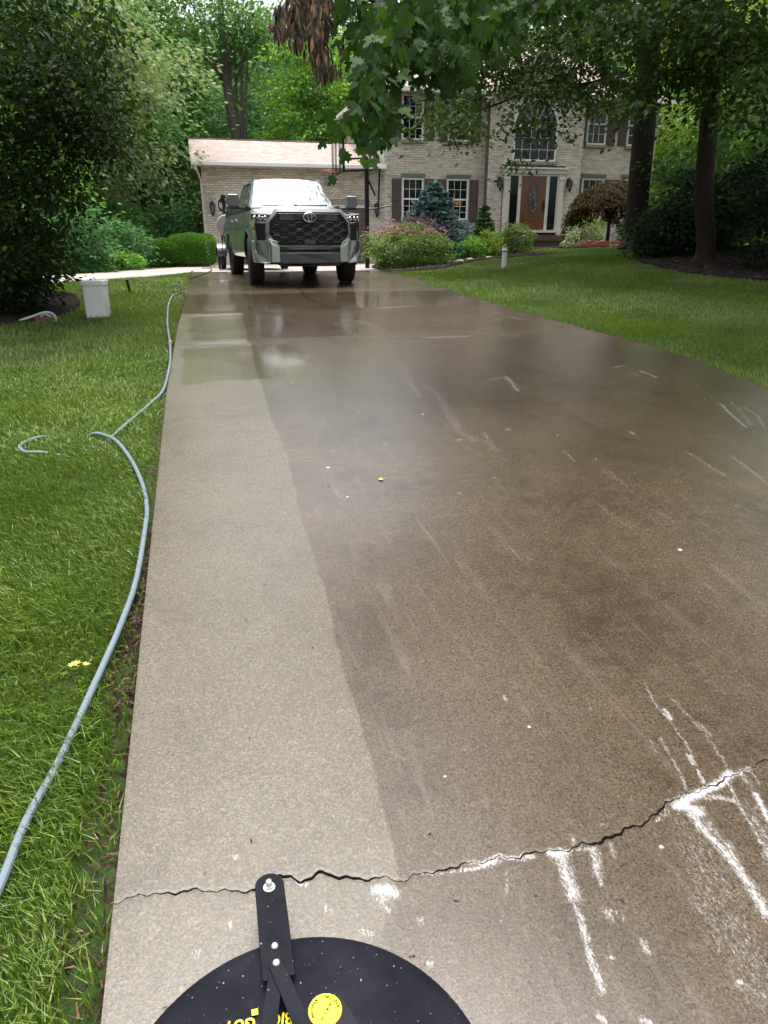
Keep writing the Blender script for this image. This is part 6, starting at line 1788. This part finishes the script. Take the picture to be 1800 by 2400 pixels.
# ---- big trees on the right lawn
def px_spray(lst):
    """(x, y, distance, spread_x, spread_y, count): points along the line of sight of photo pixels, spread in depth as well"""
    out = []
    for x, y, d, sx, sy, n in lst:
        for _ in range(n):
            out.append(at_d(x + rng.normal(0, sx), y + rng.normal(0, sy), d * (1 + rng.normal(0, .07))))
    return np.array(out)
def upper(root, c, r, n, per, srad, ls, mat, zmin):
    """The dense head of a tree, above what the picture frames."""
    P, u = crown_points(n, c, r, .25, .22, zmin, seed=c[0])
    Pl, D, Nn = sprays(P, srad * rng.uniform(.7, 1.2, len(P)), per, .4, .4, u * [1, 1, .3])
    leaf_obj('upper_crown', Pl, D, Nn, ls * rng.uniform(.7, 1.25, len(Pl)), RHOMB, mat, root)
L_T1 = leaf_mat('leaf_lawn_tree', (.014, .036, .008), (.050, .095, .018), trans=.36, k=.9)
b1 = np.array([12.62, 19.8, float(tr(12.62, 19.8)) - .05])
t1 = empty('lawn_tree', tuple(b1), 0, 'big tree with a thick dark trunk before the right end of the house', 'tree')
mb = MB()
Q = [b1, b1 + [.05, 0, .5], at_d(1492, 500, 23.4), at_d(1510, 300, 23.3), at_d(1522, 120, 23.5), at_d(1526, -20, 24), at_d(1530, -250, 25.5), at_d(1535, -500, 28)]
QC = catmull(Q, 6); rr_ = np.interp(np.linspace(0, 1, len(QC)), [0, .06, .15, .6, 1], [.52, .37, .33, .27, .10]); mb.tube(QC, list(rr_), 14)
limb(mb, [at_d(1512, 208, 23.4), at_d(1470, 205, 22.6), at_d(1425, 185, 22.0), at_d(1405, 130, 21.6), at_d(1398, 60, 21.3), at_d(1370, -60, 21)], .15, .07, 6, 8)
limb(mb, [at_d(1425, 185, 22.0), at_d(1360, 200, 20.6), at_d(1280, 190, 19.4), at_d(1200, 230, 18.6), at_d(1120, 260, 18)], .06, .015, 6, 6)
limb(mb, [at_d(1515, 70, 23.5), at_d(1470, 50, 22.6), at_d(1400, 5, 21.6), at_d(1300, -60, 20.5), at_d(1150, -100, 19.5)], .13, .04, 6, 8)
limb(mb, [at_d(1400, 5, 21.6), at_d(1290, 90, 20), at_d(1240, 200, 19.2), at_d(1225, 300, 19)], .045, .012, 6, 6)
limb(mb, [at_d(1528, -20, 24), at_d(1600, 10, 25), at_d(1680, -60, 26)], .14, .05, 6, 8)
limb(mb, [at_d(1300, -60, 20.5), at_d(1100, 40, 18.5), at_d(1020, 160, 17.6), at_d(990, 280, 17.3)], .06, .012, 6, 6)
trunk_obj(t1, mb, BARKD)
E1 = px_spray([(1050, 262, 17.5, 28, 22, 13), (1105, 285, 17.8, 14, 18, 6), (1080, 215, 17.8, 40, 14, 10), (1180, 145, 18.6, 36, 32, 21), (1250, 190, 19, 32, 36, 21), (1235, 280, 19, 30, 14, 9), (1215, 372, 19, 18, 6, 3), (1330, 90, 20, 50, 50, 40), (1400, 180, 21, 36, 26, 18), (1390, 245, 20.5, 24, 10, 5), (1450, 40, 22, 40, 50, 30), (1330, 200, 20, 28, 28, 9), (1475, 235, 22, 10, 16, 4), (1150, 40, 18, 70, 40, 40), (1560, 110, 25, 34, 60, 24), (1620, 20, 24, 55, 45, 36)])
upper(t1, (13.0, 20.0, 13.2), (6.6, 6.6, 5.8), 520, 34, .9, .24, L_T1, 7.2)
P, u = E1, rand_unit(len(E1))
Pl, D, Nn = sprays(P, .55 * rng.uniform(.7, 1.2, len(P)), 46, .45, .4, u * [1, 1, .3])
leaf_obj('crown', Pl, D, Nn, .125 * rng.uniform(.7, 1.25, len(Pl)), RHOMB, L_T1, t1)
b2 = np.array([10.98, 14.5, float(tr(10.98, 14.5)) - .05])
t2 = empty('bed_tree', tuple(b2), 0, 'slimmer dark trunked tree rising from the mulch bed at the right', 'tree')
mb = MB()
Q = [b2, b2 + [.03, 0, .4], at_d(1650, 450, 18.1), at_d(1662, 280, 18.2), at_d(1672, 100, 18.4), at_d(1680, -40, 18.8), at_d(1690, -300, 20), at_d(1700, -600, 22.5)]
QC = catmull(Q, 6); mb.tube(QC, list(np.interp(np.linspace(0, 1, len(QC)), [0, .06, .15, .6, 1], [.32, .225, .205, .17, .07])), 12)
limb(mb, [at_d(1668, 180, 18.3), at_d(1620, 160, 17.4), at_d(1560, 170, 16.5), at_d(1490, 220, 15.6)], .06, .015, 6, 6)
limb(mb, [at_d(1674, 80, 18.4), at_d(1740, 60, 18), at_d(1800, 120, 17)], .06, .02, 6, 6)
limb(mb, [at_d(1676, 40, 18.4), at_d(1600, -20, 17), at_d(1480, -30, 15.5)], .06, .02, 6, 6)
trunk_obj(t2, mb, BARKD)
E2 = px_spray([(1560, 170, 16.5, 50, 25, 22), (1490, 215, 15.6, 30, 18, 10), (1700, 120, 17.5, 60, 45, 30), (1770, 90, 16.5, 40, 60, 30), (1640, 60, 17, 80, 40, 36), (1665, 235, 16.8, 14, 20, 5), (1780, 230, 15.5, 25, 35, 12), (1500, 30, 15.5, 70, 30, 26)])
upper(t2, (11.6, 14, 10.2), (5.2, 5.2, 4.6), 420, 34, .85, .24, L_T1, 6.2)
P, u = E2, rand_unit(len(E2))
Pl, D, Nn = sprays(P, .55 * rng.uniform(.7, 1.2, len(P)), 40, .5, .35, u * [1, 1, .3])
leaf_obj('crown', Pl, D, Nn, .135 * rng.uniform(.7, 1.25, len(Pl)), RHOMB, L_T1, t2)
# dark shrubs massed round the two trunks
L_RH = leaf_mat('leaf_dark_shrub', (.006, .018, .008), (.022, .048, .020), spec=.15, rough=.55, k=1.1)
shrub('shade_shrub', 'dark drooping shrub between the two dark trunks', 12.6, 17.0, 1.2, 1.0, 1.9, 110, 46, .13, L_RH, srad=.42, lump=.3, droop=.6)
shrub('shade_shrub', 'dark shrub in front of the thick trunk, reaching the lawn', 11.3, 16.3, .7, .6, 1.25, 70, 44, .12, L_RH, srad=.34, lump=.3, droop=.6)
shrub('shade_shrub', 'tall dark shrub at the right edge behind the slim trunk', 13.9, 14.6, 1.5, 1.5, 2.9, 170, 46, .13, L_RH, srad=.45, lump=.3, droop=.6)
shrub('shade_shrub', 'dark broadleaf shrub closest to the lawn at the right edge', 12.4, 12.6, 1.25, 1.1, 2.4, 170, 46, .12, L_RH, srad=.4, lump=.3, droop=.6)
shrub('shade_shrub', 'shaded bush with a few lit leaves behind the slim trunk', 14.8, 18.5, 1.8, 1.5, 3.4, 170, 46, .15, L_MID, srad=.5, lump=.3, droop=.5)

# ---- maple overhanging the drive: its trunk stands outside the picture
bo = np.array([8.6, 5.2, float(tr(8.6, 5.2)) - .05])
om = empty('overhanging_maple', tuple(bo), 0, 'large leaved maple bough hanging down over the drive from above', 'tree')
mb = MB()
QC = catmull([bo, bo + [0, 0, 1.2], bo + [-.1, .1, 3.2], bo + [-.2, .3, 5.5], bo + [-.1, .5, 8], bo + [.2, .6, 11]], 6); mb.tube(QC, list(np.interp(np.linspace(0, 1, len(QC)), [0, .1, 1], [.42, .30, .12])), 14)
A0 = bo + np.array([-.15, .2, 4.0])
def bough(pts, r0, r1): return limb(mb, pts, r0, r1, 7, 7)
bough([A0, at_d(1500, -330, 9.0), at_d(1200, -180, 7.8), at_d(1010, -90, 7.0), at_d(900, 10, 6.5), at_d(872, 120, 6.1), at_d(868, 220, 5.9), at_d(858, 330, 5.8)], .10, .008)
bough([at_d(1200, -180, 7.8), at_d(1110, -20, 7.4), at_d(1060, 80, 7.1), at_d(1040, 180, 6.9)], .04, .007)
bough([at_d(1500, -330, 9.0), at_d(1350, -120, 8.4), at_d(1230, 20, 8.0), at_d(1150, 110, 7.8)], .05, .008)
bough([at_d(1010, -90, 7.0), at_d(880, -90, 6.8), at_d(800, -60, 6.7), at_d(760, 20, 6.6), at_d(745, 110, 6.6)], .035, .008)
bough([at_d(900, 10, 6.5), at_d(850, 0, 6.4), at_d(825, 40, 6.4)], .015, .006)
trunk_obj(om, mb, BARKD)
E3 = px_spray([(895, 40, 6.4, 18, 32, 12), (945, 20, 6.7, 35, 40, 20), (885, 125, 6.1, 14, 26, 9), (872, 185, 5.9, 8, 18, 5), (862, 240, 5.8, 14, 14, 5), (852, 290, 5.75, 14, 10, 4), (862, 322, 5.75, 6, 6, 1), (792, 270, 5.9, 5, 10, 1), (915, 270, 5.9, 6, 5, 1), (1010, 30, 7.0, 50, 45, 26), (1035, 105, 6.9, 42, 30, 18), (975, 150, 6.8, 14, 22, 5), (1095, 60, 7.5, 45, 40, 20), (1190, 10, 8, 50, 35, 18), (1110, 140, 7.5, 22, 14, 4), (815, 0, 6.4, 12, 20, 5), (1300, -30, 8.4, 70, 30, 18), (1420, -50, 8.8, 60, 30, 12), (850, 60, 6.3, 10, 16, 3)])
upper(om, (7.6, 6.2, 8.6), (4.8, 4.6, 4.2), 420, 34, .7, .20, L_NEAR, 4.6)
P, u = E3, rand_unit(len(E3))
per = 9
Pl, D, Nn = sprays(P, .15 * rng.uniform(.7, 1.3, len(P)), per, .5, .6, u * [1, 1, .2], .5)
D[:, 2] -= .75
Nn = rng.normal(size=Pl.shape) * .8 + np.array([-.2, -.7, .5])
leaf_obj('crown', Pl, D, Nn, .112 * rng.uniform(.6, 1.2, len(Pl)), MAPLE, L_NEAR, om)
# the withered bunch: dead leaves folded and hanging on a broken twig
Dd = px_spray([(740, 0, 6.6, 28, 22, 40), (705, 30, 6.6, 20, 22, 22), (752, 65, 6.6, 18, 24, 22), (668, 35, 6.6, 9, 22, 8), (655, 65, 6.6, 6, 8, 4), (742, 115, 6.6, 9, 20, 13), (757, 145, 6.6, 9, 12, 8), (780, 155, 6.6, 5, 8, 4), (700, 80, 6.6, 6, 10, 5), (806, 105, 6.6, 3, 5, 2), (720, -40, 6.6, 36, 16, 18)])
per = 9
Pd = np.repeat(Dd, per, 0) + rng.normal(0, .022, (len(Dd) * per, 3))
DD = rng.normal(0, .22, Pd.shape); DD[:, 2] -= 1
FOLD = (np.array([(0, 0, 0), (-.10, .25, .05), (-.13, .6, .09), (0, 1, .02), (.13, .6, .09), (.10, .25, .05), (0, .5, -.02)]), [np.array([(0, 6, 1), (1, 6, 2), (2, 6, 3), (3, 6, 4), (4, 6, 5), (5, 6, 0)])])
N = NT('dead_leaf'); rr0 = N.attr('rnd')
N.set(color=N.ramp(rr0, [(.0, (.024, .015, .012)), (.5, (.070, .046, .032)), (.85, (.16, .115, .072)), (1.0, (.22, .085, .03))]), rough=.8)
leaf_obj('dead_leaves', Pd, DD, rng.normal(size=Pd.shape), .085 * rng.uniform(.6, 1.35, len(Pd)), FOLD, N.m, om)['label'] = 'withered brown leaves hanging in a bunch'

# ---- dark tree and shrubs at the left edge
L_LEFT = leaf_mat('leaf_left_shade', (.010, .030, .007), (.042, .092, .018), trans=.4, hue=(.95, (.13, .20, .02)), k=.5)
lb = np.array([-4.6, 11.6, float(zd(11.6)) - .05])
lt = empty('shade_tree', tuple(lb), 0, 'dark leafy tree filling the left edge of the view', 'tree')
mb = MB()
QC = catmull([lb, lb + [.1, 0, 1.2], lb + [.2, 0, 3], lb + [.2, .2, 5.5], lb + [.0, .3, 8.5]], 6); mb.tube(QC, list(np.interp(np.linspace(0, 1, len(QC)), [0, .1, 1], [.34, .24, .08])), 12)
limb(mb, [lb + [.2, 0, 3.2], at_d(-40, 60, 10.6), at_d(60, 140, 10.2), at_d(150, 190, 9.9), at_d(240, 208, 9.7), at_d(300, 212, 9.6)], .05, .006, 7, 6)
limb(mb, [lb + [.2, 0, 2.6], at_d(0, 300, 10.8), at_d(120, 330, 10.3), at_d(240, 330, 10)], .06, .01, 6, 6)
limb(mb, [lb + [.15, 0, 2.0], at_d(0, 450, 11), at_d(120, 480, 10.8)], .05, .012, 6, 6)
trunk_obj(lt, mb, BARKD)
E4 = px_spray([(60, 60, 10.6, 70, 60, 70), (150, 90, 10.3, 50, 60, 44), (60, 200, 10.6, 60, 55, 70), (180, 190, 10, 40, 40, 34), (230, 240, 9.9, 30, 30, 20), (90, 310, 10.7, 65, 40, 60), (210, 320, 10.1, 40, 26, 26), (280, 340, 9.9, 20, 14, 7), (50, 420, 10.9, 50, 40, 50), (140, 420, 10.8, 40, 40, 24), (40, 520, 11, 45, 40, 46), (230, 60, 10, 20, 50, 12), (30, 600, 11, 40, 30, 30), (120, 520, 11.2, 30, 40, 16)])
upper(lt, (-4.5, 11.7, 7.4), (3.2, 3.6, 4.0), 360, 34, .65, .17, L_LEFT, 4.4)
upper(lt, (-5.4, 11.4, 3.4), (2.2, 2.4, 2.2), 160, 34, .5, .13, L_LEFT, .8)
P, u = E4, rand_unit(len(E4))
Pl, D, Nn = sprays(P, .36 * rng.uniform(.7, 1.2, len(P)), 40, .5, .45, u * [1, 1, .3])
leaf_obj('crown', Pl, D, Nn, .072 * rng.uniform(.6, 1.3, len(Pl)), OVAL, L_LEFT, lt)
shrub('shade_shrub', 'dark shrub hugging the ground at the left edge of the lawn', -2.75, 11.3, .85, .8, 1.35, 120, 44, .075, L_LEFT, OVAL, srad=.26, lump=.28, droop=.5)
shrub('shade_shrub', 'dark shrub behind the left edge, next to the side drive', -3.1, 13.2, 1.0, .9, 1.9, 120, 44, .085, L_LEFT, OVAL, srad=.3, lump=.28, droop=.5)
